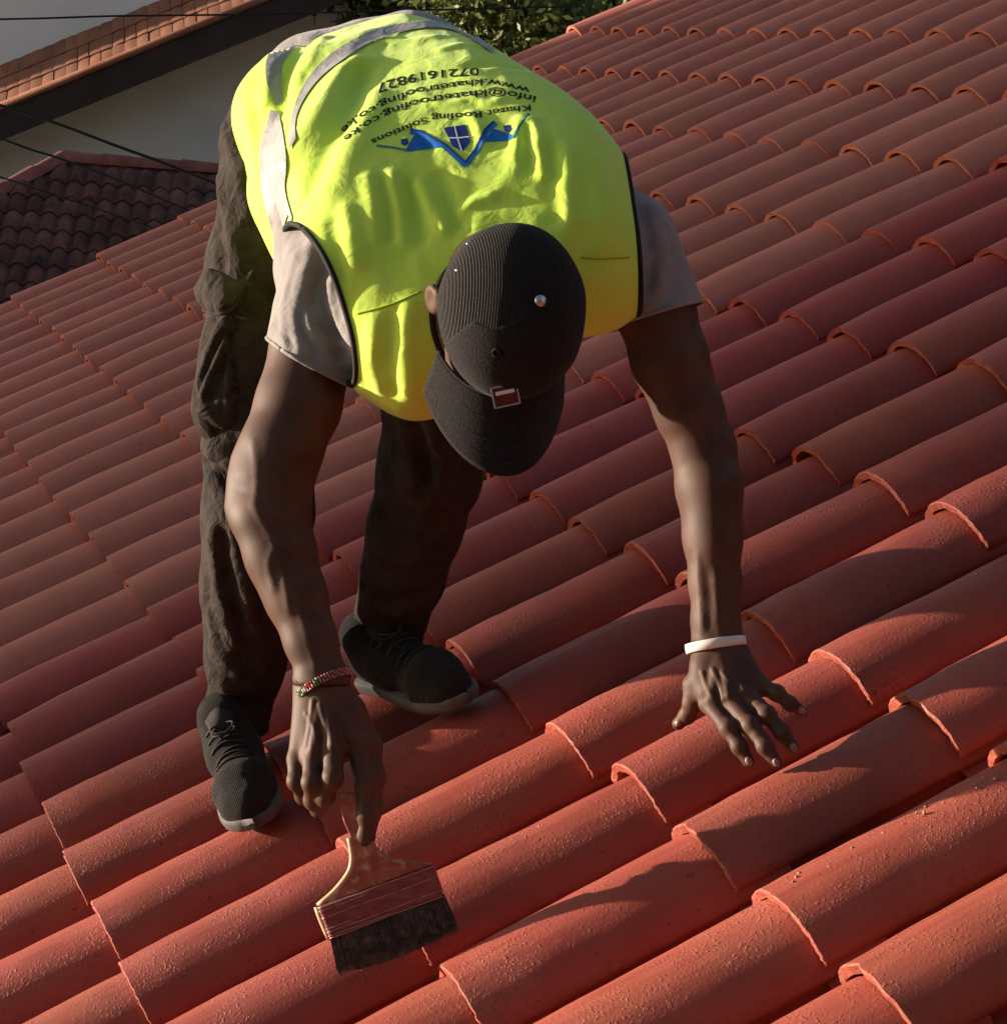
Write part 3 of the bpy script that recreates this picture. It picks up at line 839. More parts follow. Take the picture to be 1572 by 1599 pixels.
# veins and sinews
folds(body, [([(398, 790), (418, 825), (432, 850), (445, 900), (452, 950)], .0045, .0035), ([(432, 850), (420, 880), (428, 920)], .004, .0028), ([(462, 915), (478, 980), (494, 1040)], .0045, .0028),
             ([(440, 818), (434, 848), (446, 880)], .005, -.003), ([(395, 690), (402, 740), (398, 780)], .005, .002), ([(365, 745), (385, 752), (410, 750)], .003, -.0018), ([(366, 762), (388, 770), (412, 766)], .003, -.0016),
             ([(1088, 870), (1092, 930), (1096, 985)], .0045, .0035), ([(1118, 900), (1122, 950), (1127, 995)], .0045, .004), ([(1104, 890), (1108, 940), (1106, 980)], .004, -.0022),
             ([(488, 1095), (484, 1130), (478, 1165)], .003, .0022), ([(500, 1100), (508, 1140), (506, 1170)], .003, .002), ([(478, 1115), (492, 1140), (496, 1168)], .003, .0016),
             ([(1096, 1050), (1104, 1075), (1118, 1095)], .003, .0022), ([(1112, 1045), (1124, 1070), (1128, 1092)], .003, .002), ([(1128, 1050), (1142, 1068), (1150, 1088)], .003, .002)])
parts = []
def region(lo_px, hi_px, h, d0, d1):
    c = np.array([at(x, y, d) for x in (lo_px[0], hi_px[0]) for y in (lo_px[1], hi_px[1]) for d in (d0, d1)])
    return c.min(0) - .01, c.max(0) + .01, h
E_ = 1e9
def boxed(f, cen, axes, half, sign=1):
    """restrict a field to (or cut it out of) an oriented box: used only to mesh regions at different resolutions"""
    A = np.asarray(axes); half = np.asarray(half)
    def b(p):
        q = np.abs((p - cen) @ A.T) - half
        return np.linalg.norm(np.maximum(q, 0), axis=1) + np.minimum(q.max(1), 0)
    return (lambda p: np.maximum(f(p), b(p))) if sign > 0 else (lambda p: np.maximum(f(p), -b(p)))
lo = np.array([at(x, y, d) for x in (280, 1300) for y in (0, 1360) for d in (2.5, 3.6)])
T0 = __import__('time').time()
hl = (at(1150, 1100, 2.85), (EX, EY, EZ), (.12, pm(90, 2.88), .2))        # left hand below the wrist band
hr = (at(525, 1210, 2.78), (EX, EY, EZ), (.09, pm(138, 2.8), .2))
f_rest = boxed(boxed(body, *hl, sign=-1), *hr, sign=-1)
vb, fb = sdf_mesh('b', f_rest, lo.min(0), lo.max(0), .0055, raw=True)
v1, f1 = sdf_mesh('h', boxed(body, *hl), *region((1030, 1000), (1300, 1230), 0, 2.7, 2.98)[:2], .0018, raw=True)
v2, f2 = sdf_mesh('h', boxed(body, *hr), *region((430, 1060), (620, 1370), 0, 2.65, 2.9)[:2], .0018, raw=True)
print('body', len(vb), len(v1), len(v2), __import__('time').time() - T0)
me = mesh_from('person', np.concatenate([vb, v1, v2]), np.concatenate([fb, f1 + len(vb), f2 + len(vb) + len(v1)]))
person = link('person', me, M_SKIN)
tag(person, 'man in a yellow vest and black cap bending over the tiles with a brush', 'person')

# ================================================================ CLOTHES
def open_cloth(name, f, cut, lo, hi, h, mat_, parent, thick=.0016, slack=.03):
    """mesh a field as a single sheet and trim it where cut(p) > 0; returns object and boundary loops"""
    pos, q = sdf_mesh(name, f, lo, hi, h, raw=True, slack=slack)
    c = cut(pos)
    keep = (c[q] < 0).any(1)
    q = q[keep]
    e = 1e-3
    def grad(fn, p):
        g = np.stack([fn(p + e * np.eye(3)[i]) - fn(p - e * np.eye(3)[i]) for i in range(3)], 1) / (2 * e)
        return g
    used = np.unique(q); mv = used[c[used] > 0]
    if len(mv):
        p = pos[mv]
        n = grad(f, p); n /= np.linalg.norm(n, axis=1)[:, None] + 1e-9
        for _ in range(6):
            g = grad(cut, p); g -= n * (g * n).sum(1)[:, None]
            st = -(cut(p) / ((g ** 2).sum(1) + .05))[:, None] * g
            ln = np.linalg.norm(st, axis=1, keepdims=True); st *= np.minimum(1, h / np.maximum(ln, 1e-9))
            p = p + st
        pos[mv] = p
    remap = np.full(len(pos), -1); remap[used] = np.arange(len(used))
    me = mesh_from(name, pos[used], remap[q])
    o = link(name, me, mat_, parent)
    if thick:
        md = o.modifiers.new('thickness', 'SOLIDIFY'); md.thickness = thick; md.offset = -1
    # boundary loops
    bm = bmesh.new(); bm.from_mesh(me); bm.edges.ensure_lookup_table()
    nb = {}
    for ed in bm.edges:
        if len(ed.link_faces) == 1:
            a, b = ed.verts[0].index, ed.verts[1].index
            nb.setdefault(a, []).append(b); nb.setdefault(b, []).append(a)
    co = np.array([v.co for v in bm.verts]); bm.free()
    loops, seen = [], set()
    for s in nb:
        if s in seen: continue
        L = [s]; seen.add(s); cur = s
        while True:
            nx = [k for k in nb[cur] if k not in seen]
            if not nx: break
            cur = nx[0]; seen.add(cur); L.append(cur)
        if len(L) > 12: loops.append(co[L])
    return o, loops

def smooth_loop(P, it=6, closed=True):
    P = P.copy()
    for _ in range(it):
        P = .25 * np.roll(P, 1, 0) + .5 * P + .25 * np.roll(P, -1, 0)
    return P
def loop_tube(name, P, r, n=6):
    P = smooth_loop(P); P = np.concatenate([P, P[:2]])
    return tube_mesh(name, P[::2], r, n)

def halfspace(p0, n):
    p0 = np.asarray(p0); n = np.asarray(n) / np.linalg.norm(n)
    return lambda p: (p - p0) @ n
def aniso(axis, s_long, s_cross, amp, seed):
    """long soft creases running along axis"""
    axis = np.asarray(axis) / np.linalg.norm(axis)
    def f(p, d):
        t = p @ axis; q = p - t[:, None] * axis
        n = vnoise(q * s_cross + (t * s_long)[:, None] * axis, 1, seed)
        return amp * (1 - 2 * np.abs(n)) 
    return f

def cloth_mat(name, c1, c2, weave=900, bump=.25, rough=.9, sheen=.2, scale=30, wr=0.0, wscale=40):
    m, t, b = new_mat(name); N, L = t.nodes, t.links
    tc = N.new('ShaderNodeTexCoord')
    n = N.new('ShaderNodeTexNoise'); n.inputs['Scale'].default_value = scale; n.inputs['Detail'].default_value = 6
    L.new(tc.outputs['Object'], n.inputs['Vector'])
    r = N.new('ShaderNodeValToRGB'); r.color_ramp.elements[0].position = .32; r.color_ramp.elements[1].position = .68
    r.color_ramp.elements[0].color = (*c1, 1); r.color_ramp.elements[1].color = (*c2, 1)
    L.new(n.outputs[0], r.inputs[0]); L.new(r.outputs[0], b.inputs['Base Color'])
    b.inputs['Roughness'].default_value = rough; b.inputs['Specular IOR Level'].default_value = .2
    b.inputs['Sheen Weight'].default_value = sheen
    w = N.new('ShaderNodeTexNoise'); w.inputs['Scale'].default_value = weave; w.inputs['Detail'].default_value = 2
    L.new(tc.outputs['Object'], w.inputs['Vector'])
    bp = N.new('ShaderNodeBump'); bp.inputs['Strength'].default_value = bump; bp.inputs['Distance'].default_value = .001
    L.new(w.outputs[0], bp.inputs['Height'])
    if wr:
        w2 = N.new('ShaderNodeTexNoise'); w2.inputs['Scale'].default_value = wscale; w2.inputs['Detail'].default_value = 4; w2.inputs['Distortion'].default_value = .6
        L.new(tc.outputs['Object'], w2.inputs['Vector'])
        b2 = N.new('ShaderNodeBump'); b2.inputs['Strength'].default_value = wr; b2.inputs['Distance'].default_value = .012
        L.new(w2.outputs[0], b2.inputs['Height']); L.new(b2.outputs[0], bp.inputs['Normal'])
    L.new(bp.outputs[0], b.inputs['Normal'])
    return m
M_TRS = cloth_mat('dusty_dark_trousers', (.020, .0135, .011), (.040, .029, .024), 700, .3, sheen=0, wr=.95, wscale=34)
M_TEE = cloth_mat('grey_t_shirt', (.24, .22, .215), (.30, .27, .262), 800, .25, wr=.5, wscale=30)
M_VEST = cloth_mat('fluorescent_yellow_mesh', (.60, .865, .085), (.66, .905, .105), 1100, .15, rough=.7, sheen=.25, scale=12, wr=.28, wscale=26)
M_BIND = mat('black_binding', (.012, .011, .012), None, rough=.8)
M_BAND = cloth_mat('grey_reflective_tape', (.30, .29, .29), (.36, .35, .35), 900, .1, rough=.45, sheen=0, wr=.3, wscale=45)
M_PRINT = mat('dark_print', (.006, .012, .005), None, rough=.7)
M_BLUE = mat('blue_print', (.01, .16, .55), None, rough=.6)
M_NAVY = mat('navy_print', (.008, .03, .20), None, rough=.6)
M_WHITEP = mat('white_print', (.75, .8, .8), None, rough=.6)

# ---- trousers ---------------------------------------------------
trs = Blob(.05)
trs.cone(at(520, 165, 3.30), at(640, 150, 3.30), .105, .105, .05)
t1 = ATs([(462, 215, 3.34), (425, 420, 3.31), (413, 560, 3.29), (408, 690, 3.28), (402, 800, 3.33), (392, 920, 3.38), (383, 1030, 3.43), (371, 1110, 3.455), (368, 1136, 3.463)])
trs.chain(t1, [.108, .094, .093, .082, .080, .072, .061, .047, .043], .02)
t2 = ATs([(655, 220, 3.32), (682, 430, 3.28), (688, 620, 3.24), (672, 730, 3.30), (650, 820, 3.36), (626, 900, 3.42), (612, 955, 3.46), (608, 985, 3.475)])
trs.chain(t2, [.108, .095, .082, .076, .070, .062, .052, .048], .02)
axl = t1[6] - t1[2]
def P3(L, d): return ATs([(x, y, d) for x, y in L])
folds(trs, [([(326, 700), (352, 712), (380, 738)], .012, .012), ([(328, 722), (350, 742), (385, 756)], .009, -.010), ([(330, 745), (352, 770), (372, 776)], .010, .008),
            ([(336, 840), (345, 920), (366, 1000)], .010, .010), ([(348, 830), (356, 900), (376, 970)], .009, -.009), ([(372, 870), (392, 930), (400, 1000)], .010, .008), ([(385, 850), (402, 900), (412, 960)], .008, -.006),
            ([(330, 1062), (352, 1074), (400, 1078)], .007, .008), ([(330, 1082), (360, 1096), (408, 1096)], .006, -.005), ([(330, 1100), (360, 1112), (408, 1112)], .006, .006), ([(328, 1040), (350, 1052), (390, 1056)], .006, -.006),
            ([(332, 960), (344, 1010), (372, 1050)], .008, .007), ([(338, 250), (356, 330), (372, 410)], .012, .009), ([(334, 280), (348, 350), (352, 410)], .010, -.008), ([(352, 200), (372, 260), (390, 340)], .010, .008),
            ([(336, 150 + 60), (352, 225), (368, 230)], .008, .008), ([(345, 185), (358, 200), (372, 200)], .007, -.007),
            ([(628, 660), (640, 700), (650, 750)], .008, .012), ([(650, 655), (662, 690), (668, 740)], .007, -.010), ([(668, 660), (684, 700), (690, 740)], .008, .010), ([(615, 690), (628, 740), (630, 790)], .008, .008), ([(700, 690), (690, 745), (672, 790)], .009, .009),
            ([(640, 760), (655, 800), (650, 860)], .010, .006), ([(600, 800), (620, 830), (660, 840)], .010, -.006),
            ([(570, 890), (610, 912), (660, 905)], .008, .009), ([(568, 915), (612, 934), (656, 926)], .007, -.006), ([(572, 938), (615, 955), (648, 945)], .007, .008)], 1.35, 1.25)
trs.disp += [aniso(axl + EX * .25, 5, 17, .0035, 2), aniso(axl - EX * .3, 9, 32, .0022, 5)]
a1 = t1[-1] - t1[-3]; a1 /= np.linalg.norm(a1); a2 = t2[-1] - t2[-3]; a2 /= np.linalg.norm(a2)
c1, c2 = halfspace(t1[-1], a1 + EX * .15), halfspace(t2[-1], a2)
hipax = t1[0] - t1[1]; hipax /= np.linalg.norm(hipax)
lo_ = np.array([at(x, y, d) for x in (270, 800) for y in (-20, 1180) for d in (3.05, 3.6)])
def trs_cut(p):
    return np.maximum(c1(p) * (np.linalg.norm(p - t1[-1], axis=1) < .12), c2(p) * (np.linalg.norm(p - t2[-1], axis=1) < .12)) - 1e-4
trousers, tl = open_cloth('trousers', trs, trs_cut, lo_.min(0), lo_.max(0), .0058, M_TRS, person, .003)
for L in tl: link('cuff_seam', loop_tube('cuff_seam', L, .0032), M_TRS, trousers)
# cargo pocket on the outer thigh, flap gaping open
pk = Blob(.03)
pk.ell(at(352, 585, 3.235), [EX - EZ * .5, EY + EX * .02, EZ + EX * .5], (.046, .104, .035))
pk.ell(at(340, 640, 3.235), [EX, EY, EZ], (.036, .045, .034))
folds(pk, [([(356, 500), (334, 536), (313, 595)], .008, .012), ([(350, 520), (330, 560), (312, 605)], .007, -.010), ([(365, 508), (352, 530), (340, 562), (318, 614)], .007, .012),
           ([(362, 530), (348, 570), (326, 620)], .008, -.012), ([(357, 536), (358, 600), (360, 650), (374, 676)], .006, .012), ([(368, 530), (368, 600), (372, 650)], .007, -.010),
           ([(318, 640), (340, 655), (366, 672)], .008, .007), ([(322, 662), (345, 676), (370, 684)], .007, -.005)] +
          [([(364, 560 + i * 23), (378, 548 + i * 23), (400, 530 + i * 23)], .0055, .010) for i in range(5)] + [([(364, 571 + i * 23), (378, 560 + i * 23), (400, 542 + i * 23)], .005, -.006) for i in range(5)])
lo_ = np.array([at(x, y, d) for x in (280, 440) for y in (460, 710) for d in (3.12, 3.32)])
pocket = link('cargo_pocket', sdf_mesh('cargo_pocket', pk, lo_.min(0), lo_.max(0), .0048), M_TRS, trousers)
fl = np.array([[(305, 446, 3.235), (322, 420, 3.21), (346, 424, 3.19), (372, 436, 3.185), (396, 420, 3.19)],
               [(303, 455, 3.225), (320, 444, 3.19), (346, 446, 3.17), (372, 452, 3.165), (390, 434, 3.175)],
               [(308, 470, 3.225), (322, 470, 3.18), (344, 474, 3.155), (366, 470, 3.155), (384, 448, 3.17)],
               [(318, 484, 3.225), (330, 488, 3.185), (344, 490, 3.165), (362, 482, 3.16), (379, 456, 3.172)]])
flp = catmull(np.swapaxes(catmull(np.array([[at(*q) for q in r] for r in fl]), 14), 0, 1), 26)
flp += (vnoise(flp, 60, 4) * .002)[..., None] * EZ
flap = link('pocket_flap', mesh_from('pocket_flap', flp.reshape(-1, 3), grid_faces(26, 14)), M_TRS, trousers)
md = flap.modifiers.new('thickness', 'SOLIDIFY'); md.thickness = .004
link('flap_hem', tube_mesh('flap_hem', flp[:, -1], .0032, 6), M_TRS, trousers)

# ---- t-shirt ----------------------------------------------------
tee = Blob(.035)
sa, sb = at(522, 436, 2.965), at(487, 596, 2.925)
tee.cone(sa, sb, .074, .0695, .02)
tee.cone(at(478, 320, 3.03), at(486, 420, 3.0), .045, .05, .03)
sc, sd = at(972, 385, 2.945), at(1022, 496, 2.935)
tee.cone(sc, sd, .077, .0675, .02)
VB0 = [((640, 515, 2.885), (880, 395, 2.875), .098), ((598, 335, 2.99), (842, 292, 2.965), .114), ((560, 240, 3.125), (722, 200, 3.11), .116), ((520, 172, 3.275), (632, 142, 3.28), .112)]
VBa = catmull(np.array([[at(*a), at(*b)] for a, b, r in VB0]), 13); VBr = catmull(np.array([[r] for a, b, r in VB0]), 13)[:, 0]
VB = [(p[0], p[1], r) for p, r in zip(VBa, VBr)]
for a, b, r in VB: tee.cone(a, b, r - .011, r - .011, .025)
tee.cone(at(505, 160, 3.30), at(640, 128, 3.325), .105, .105, .04)
folds(tee, [([(490, 380), (470, 440), (462, 490), (474, 552)], .0075, .010), ([(486, 410), (474, 459), (488, 508), (513, 538)], .0065, .010), ([(515, 440), (522, 490), (545, 525)], .006, .009),
            ([(466, 400), (448, 470), (446, 530), (466, 574)], .008, .006), ([(497, 430), (484, 470), (500, 515), (530, 556)], .006, -.009), ([(478, 470), (470, 515), (490, 556)], .006, -.008), ([(508, 420), (506, 470), (528, 520)], .006, -.008),
            ([(436, 508), (468, 546), (513, 574), (550, 582)], .0035, -.004),
            ([(1000, 330), (1015, 390), (1012, 450)], .008, -.007), ([(1020, 330), (1035, 390), (1030, 440)], .009, .007), ([(1040, 370), (1052, 420), (1044, 460)], .007, -.005), ([(990, 420), (1012, 400), (1030, 370)], .006, .005),
            ([(978, 496), (1010, 494), (1045, 470), (1060, 436)], .0035, -.004)], 1.2, 1.1)
tee.disp += [aniso(EY + EX * .4, 6, 26, .0018, 3)]
h1 = halfspace(at(489, 566, 2.93), -EX * .46 + EY * .86 + EZ * .1); h2 = halfspace(at(1020, 494, 2.94), EX * .28 + EY * .94)
def tee_cut(p):
    n1 = np.linalg.norm(p - sb, axis=1) < .11; n2 = np.linalg.norm(p - sd, axis=1) < .11
    return np.where(n1, h1(p), np.where(n2, h2(p), -.05))
lo_ = np.array([at(x, y, d) for x in (340, 1110) for y in (-20, 700) for d in (2.75, 3.45)])
tshirt, tl = open_cloth('t_shirt', tee, tee_cut, lo_.min(0), lo_.max(0), .0055, M_TEE, person, .003)
for L in tl:
    if len(L) > 30: link('sleeve_hem', loop_tube('sleeve_hem', L, .0028), M_TEE, tshirt)

# ---- hi-vis vest ------------------------------------------------
vst = Blob(.04)
for a, b, r in VB: vst.cone(a, b, r, r, .025)
vst.cone(at(434, 190, 3.19), at(480, 405, 3.10), .052, .042, .07)          # right front hanging loose at the side
vst.cone(at(446, 168, 3.19), at(540, 190, 3.18), .048, .10, .08)
vst.cone(at(470, 300, 3.12), at(540, 300, 3.05), .05, .09, .08)
vst.cone(at(590, 350, 2.97), at(548, 445, 2.915), .104, .098, .04)
vst.cone(at(640, 545, 2.875), at(655, 560, 2.87), .086, .080, .03)         # yoke over the right collar bone
vst.cone(at(925, 440, 2.885), at(940, 430, 2.885), .070, .070, .03)
folds(vst, [([(556, 100), (534, 120), (515, 145), (496, 178), (470, 221), (450, 258)], .016, .017), ([(562, 113), (556, 143), (548, 165), (531, 203), (511, 229), (499, 263), (486, 292)], .015, -.015), ([(590, 150), (566, 200), (540, 250), (520, 300)], .018, .008),
            ([(480, 62), (468, 78), (452, 105), (442, 135), (443, 167)], .011, -.012), ([(505, 62), (488, 90), (468, 120), (458, 165)], .010, .007), ([(410, 65), (399, 85), (394, 150), (404, 223)], .012, -.013), ([(428, 70), (420, 110), (418, 160)], .010, .008),
            ([(388, 186), (394, 212), (406, 278), (422, 340)], .010, .011), ([(378, 230), (386, 290), (404, 350)], .009, -.008),
            ([(576, 280), (586, 330), (589, 372)], .0085, .008), ([(600, 282), (606, 330), (606, 370)], .008, -.007), ([(612, 276), (625, 330), (630, 374)], .0085, .010), ([(640, 290), (650, 330), (656, 372)], .009, -.008),
            ([(655, 290), (675, 325), (693, 358)], .008, .010), ([(690, 280), (706, 318), (716, 350)], .010, -.007), ([(540, 330), (552, 370), (556, 410)], .010, .006), ([(520, 350), (528, 400), (534, 430)], .009, -.005),
            ([(830, 190), (845, 240), (851, 272)], .008, .010), ([(812, 186), (808, 220), (804, 246)], .007, .008), ([(822, 200), (826, 235), (826, 262)], .007, -.007),
            ([(740, 92), (770, 88), (806, 92)], .008, .007), ([(735, 104), (770, 102), (810, 108)], .008, -.006), ([(690, 80), (720, 72), (750, 76)], .007, .005), ([(600, 62), (640, 66), (680, 60)], .007, .005),
            ([(722, 328), (740, 316), (764, 308)], .006, .008), ([(764, 322), (800, 314), (840, 320)], .010, -.005), ([(858, 240), (862, 290), (866, 340)], .012, -.009), ([(884, 235), (890, 290), (898, 340)], .014, .008), ([(905, 300), (908, 350), (914, 410)], .012, -.008),
            ([(930, 250), (940, 310), (946, 380)], .012, .006), ([(640, 480), (634, 540), (640, 610)], .011, .008), ([(612, 500), (606, 560), (614, 615)], .010, -.008), ([(585, 505), (582, 560), (590, 600)], .009, .006),
            ([(660, 150), (690, 165), (720, 160)], .006, .004), ([(735, 150), (760, 162), (780, 158)], .006, .005), ([(640, 205), (660, 215), (672, 232)], .006, -.004), ([(735, 180), (748, 200), (756, 226)], .006, .007)], 1.2, .72)
vst.disp += [aniso(EY * .9 - EX * .5 - EZ * .3, 4, 13, .0022, 1), aniso(EY * .9 + EX * .1 - EZ * .3, 10, 36, .0007, 7)]
def cyl_view(px, py, d, rad):
    c = at(px, py, d); ax = c - CAM; ax /= np.linalg.norm(ax)
    def f(p):
        q = p - c; q = q - (q @ ax)[:, None] * ax
        return np.linalg.norm(q, axis=1) - rad
    return f
arm_r = cyl_view(478 - 640, 445 + 215, 2.9, pm(678, 2.9)); arm_r_s = at(478, 458, 2.90)
arm_l = halfspace(at(986, 380, 2.9), EX * .995 - EY * .06 + EZ * .05); arm_l_s = at(1040, 385, 2.92)
nk = at(808, 464, 2.72)
hemn = [at(440, 452, 3.03), at(358, 280, 3.14), at(388, 78, 3.36), at(560, 8, 3.44)]
hn = np.cross(hemn[3] - hemn[0], hemn[1] - hemn[0]); hn /= np.linalg.norm(hn)
if hn @ (HC - hemn[0]) > 0: hn = -hn
hem = halfspace(np.mean(hemn, 0) + hn * .085, hn)
LB = [('c', at(434, 190, 3.19), at(480, 405, 3.10), .052, .042, 0, False), ('c', at(470, 300, 3.12), at(540, 300, 3.05), .05, .09, 0, False)]
def lobe(p): return Blob._prim(LB[0], p)
def vest_cut(p):
    a = np.maximum(-arm_r(p) * -1 * -1, np.linalg.norm(p - arm_r_s, axis=1) - .175)
    a = -np.maximum(np.maximum(arm_r(p), np.linalg.norm(p - arm_r_s, axis=1) - .178), .015 - lobe(p))
    b = -np.maximum(-arm_l(p), np.linalg.norm(p - arm_l_s, axis=1) - .185)
    n = .091 - np.linalg.norm(p - nk - (np.clip((p - nk) @ HU, -.25, .25))[:, None] * HU, axis=1)
    return np.maximum(np.maximum(a, b), np.maximum(hem(p), n))
lo_ = np.array([at(x, y, d) for x in (340, 1110) for y in (-20, 700) for d in (2.70, 3.45)])
vest, vl = open_cloth('safety_vest', vst, vest_cut, lo_.min(0), lo_.max(0), .0046, M_VEST, person, .0015)
for L in vl:
    if len(L) > 30: link('black_binding', loop_tube('black_binding', L, .0042), M_BIND, vest)

vb_me = vest.data
VBVH = BVHTree.FromPolygons([v.co for v in vb_me.vertices], [tuple(p.vertices) for p in vb_me.polygons])
def on_vest(px, py, lift=.0014):
    d = Vector(at(px, py, 1.0) - CAM); d.normalize()
    hit, n, _, _ = VBVH.ray_cast(Vector(CAM), d)
    if hit is None: return None
    if n.dot(d) > 0: n = -n
    return np.array(hit + n * lift), np.array(n)

def drape(name, left, right, n, m, mat_, parent, lift=.0022):
    """a tape lying on the vest between two edge lines"""
    A = catmull(np.array(left, float), n); B = catmull(np.array(right, float), n)
    G = np.full((n, m, 3), np.nan)
    for i in range(n):
        for j in range(m):
            t = j / (m - 1); r = on_vest(*(A[i] * (1 - t) + B[i] * t), lift)
            if r is not None: G[i, j] = r[0]
    ok = ~np.isnan(G[..., 0])
    F = []
    for i in range(n - 1):
        for j in range(m - 1):
            if ok[i, j] and ok[i + 1, j] and ok[i, j + 1] and ok[i + 1, j + 1]:
                q = G[[i, i, i + 1, i + 1], [j, j + 1, j + 1, j]]
                if max(np.linalg.norm(q[0] - q[2]), np.linalg.norm(q[1] - q[3])) < .10:
                    F.append((i * m + j, i * m + j + 1, (i + 1) * m + j + 1, (i + 1) * m + j))
    G[~ok] = 0
    o = link(name, mesh_from(name, G.reshape(-1, 3), F), mat_, parent)
    bm = bmesh.new(); bm.from_mesh(o.data)
    bmesh.ops.delete(bm, geom=[v for v in bm.verts if not v.link_faces], context='VERTS'); bm.normal_update()
    bm.to_mesh(o.data); bm.free()
    return o
drape('reflective_band', [(453, 234), (455, 200), (464, 158), (486, 118), (520, 84), (560, 60), (600, 44), (650, 36), (700, 34), (740, 44), (776, 70)],
      [(463, 218), (464, 186), (476, 156), (500, 124), (532, 98), (568, 74), (606, 58), (650, 47), (692, 46), (728, 58), (768, 84)], 70, 6, M_BAND, vest)
drape('reflective_band', [(432, 166), (418, 130), (418, 92), (440, 60), (474, 32), (512, 20), (545, 16)],
      [(444, 160), (441, 126), (444, 98), (466, 72), (494, 48), (526, 32), (552, 23)], 50, 6, M_BAND, vest)
drape('reflective_strip', [(424, 172), (412, 215), (407, 245), (412, 300), (424, 352), (444, 408), (452, 424)],
      [(437, 178), (444, 210), (448, 240), (448, 268), (448, 300), (462, 352), (476, 392)], 50, 8, M_BAND, vest)
# seams of the yoke
for L in ([(556, 490), (590, 482), (625, 470), (658, 455)], [(906, 402), (940, 404), (982, 402)]):
    pts = [on_vest(x, y, .0008) for x, y in catmull(np.array(L, float), 16)]
    pts = [q[0] for q in pts if q is not None]
    if len(pts) > 4: link('yoke_seam', tube_mesh('yoke_seam', pts, .0011, 5), mat('seam_thread', (.38, .50, .03), None, rough=.9), vest)

# ---- print on the back ------------------------------------------
def text_mesh(body_, bold=.0):
    cu = bpy.data.curves.new('t', 'FONT'); cu.body = body_; cu.size = 1.0; cu.offset = bold; cu.resolution_u = 3
    ob = bpy.data.objects.new('t', cu); col.objects.link(ob)
    dg = bpy.context.evaluated_depsgraph_get(); dg.update()
    me = bpy.data.meshes.new_from_object(ob.evaluated_get(dg))
    bpy.data.objects.remove(ob); bpy.data.curves.remove(cu)
    bm = bmesh.new(); bm.from_mesh(me); bmesh.ops.remove_doubles(bm, verts=bm.verts[:], dist=1e-4); bmesh.ops.triangulate(bm, faces=bm.faces[:], quad_method='BEAUTY', ngon_method='EAR_CLIP')
    for _ in range(4):
        lg = [e for e in bm.edges if e.calc_length() > .085]
        if not lg: break
        bmesh.ops.subdivide_edges(bm, edges=lg, cuts=1)
        bmesh.ops.triangulate(bm, faces=bm.faces[:], quad_method='BEAUTY', ngon_method='EAR_CLIP')
    v = np.array([q.co for q in bm.verts]); f = [tuple(x.index for x in p.verts) for p in bm.faces]
    bm.free(); return v, f
def print_on(name, v2, f, base, height, mat_, lift=.0006):
    """wrap flat print on the vest: base line as a list of pixel points (reading direction), height in pixels"""
    v2 = np.asarray(v2, float); x0, x1 = v2[:, 0].min(), v2[:, 0].max()
    base = np.array(base, float); C = catmull(base, 120)
    seg = np.r_[0, np.cumsum(np.linalg.norm(np.diff(C, axis=0), axis=1))]; seg /= seg[-1]
    t = (v2[:, 0] - x0) / (x1 - x0)
    bx = np.interp(t, seg, C[:, 0]); by = np.interp(t, seg, C[:, 1])
    tx = np.gradient(C[:, 0]); ty = np.gradient(C[:, 1]); ln = np.hypot(tx, ty)
    ux, uy = np.interp(t, seg, -ty / ln * -1), np.interp(t, seg, tx / ln * -1)
    hh = height if np.isscalar(height) else np.interp(t, [0, .5, 1], height)
    px = bx + ux * v2[:, 1] * hh; py = by + uy * v2[:, 1] * hh
    V = np.zeros((len(v2), 3)); ok = np.zeros(len(v2), bool)
    for i in range(len(v2)):
        r = on_vest(px[i], py[i], lift)
        if r is not None: V[i] = r[0]; ok[i] = True
    F = [q for q in f if all(ok[k] for k in q)]
    # drop unused vertices
    us = sorted({k for q in F for k in q}); rm = {k: i for i, k in enumerate(us)}
    return link(name, mesh_from(name, V[us], [tuple(rm[k] for k in q) for q in F], False), mat_, vest)
def print_text(s, base, height, bold=.02, mat_=None):
    v, f = text_mesh(s, bold)
    return print_on('printed_text', v, f, base, height, mat_ or M_PRINT)
# the print reads upside down from the camera, so base lines run right to left
print_text('0721619827', [(748, 106), (702, 109), (667, 112), (640, 117), (623, 121), (606, 126), (586, 133)], (17, 18, 21), .014)
print_text('www.khatetroofing.co.ke', [(828, 138), (790, 129), (758, 124), (712, 128), (674, 134), (646, 139), (617, 150), (600, 157), (566, 175), (545, 190), (532, 203)], (14, 15, 14), .014)
print_text('info@khatetroofing.co.ke', [(837, 151), (805, 144), (767, 140), (716, 145), (680, 150), (641, 158), (608, 171), (571, 190), (552, 203), (536, 215)], (15, 15.5, 14), .014)
print_text('Khatet Roofing Solutions', [(828, 164), (783, 169), (751, 174), (726, 176), (678, 180), (653, 188), (625, 199), (594, 212), (579, 219)], (13, 14, 13), .014)
def print_poly(name, polys, mat_, lift):
    """flat shapes given as outlines, laid on the vest, each an object of its own"""
    for P in polys: print_one(name, [P], mat_, lift)
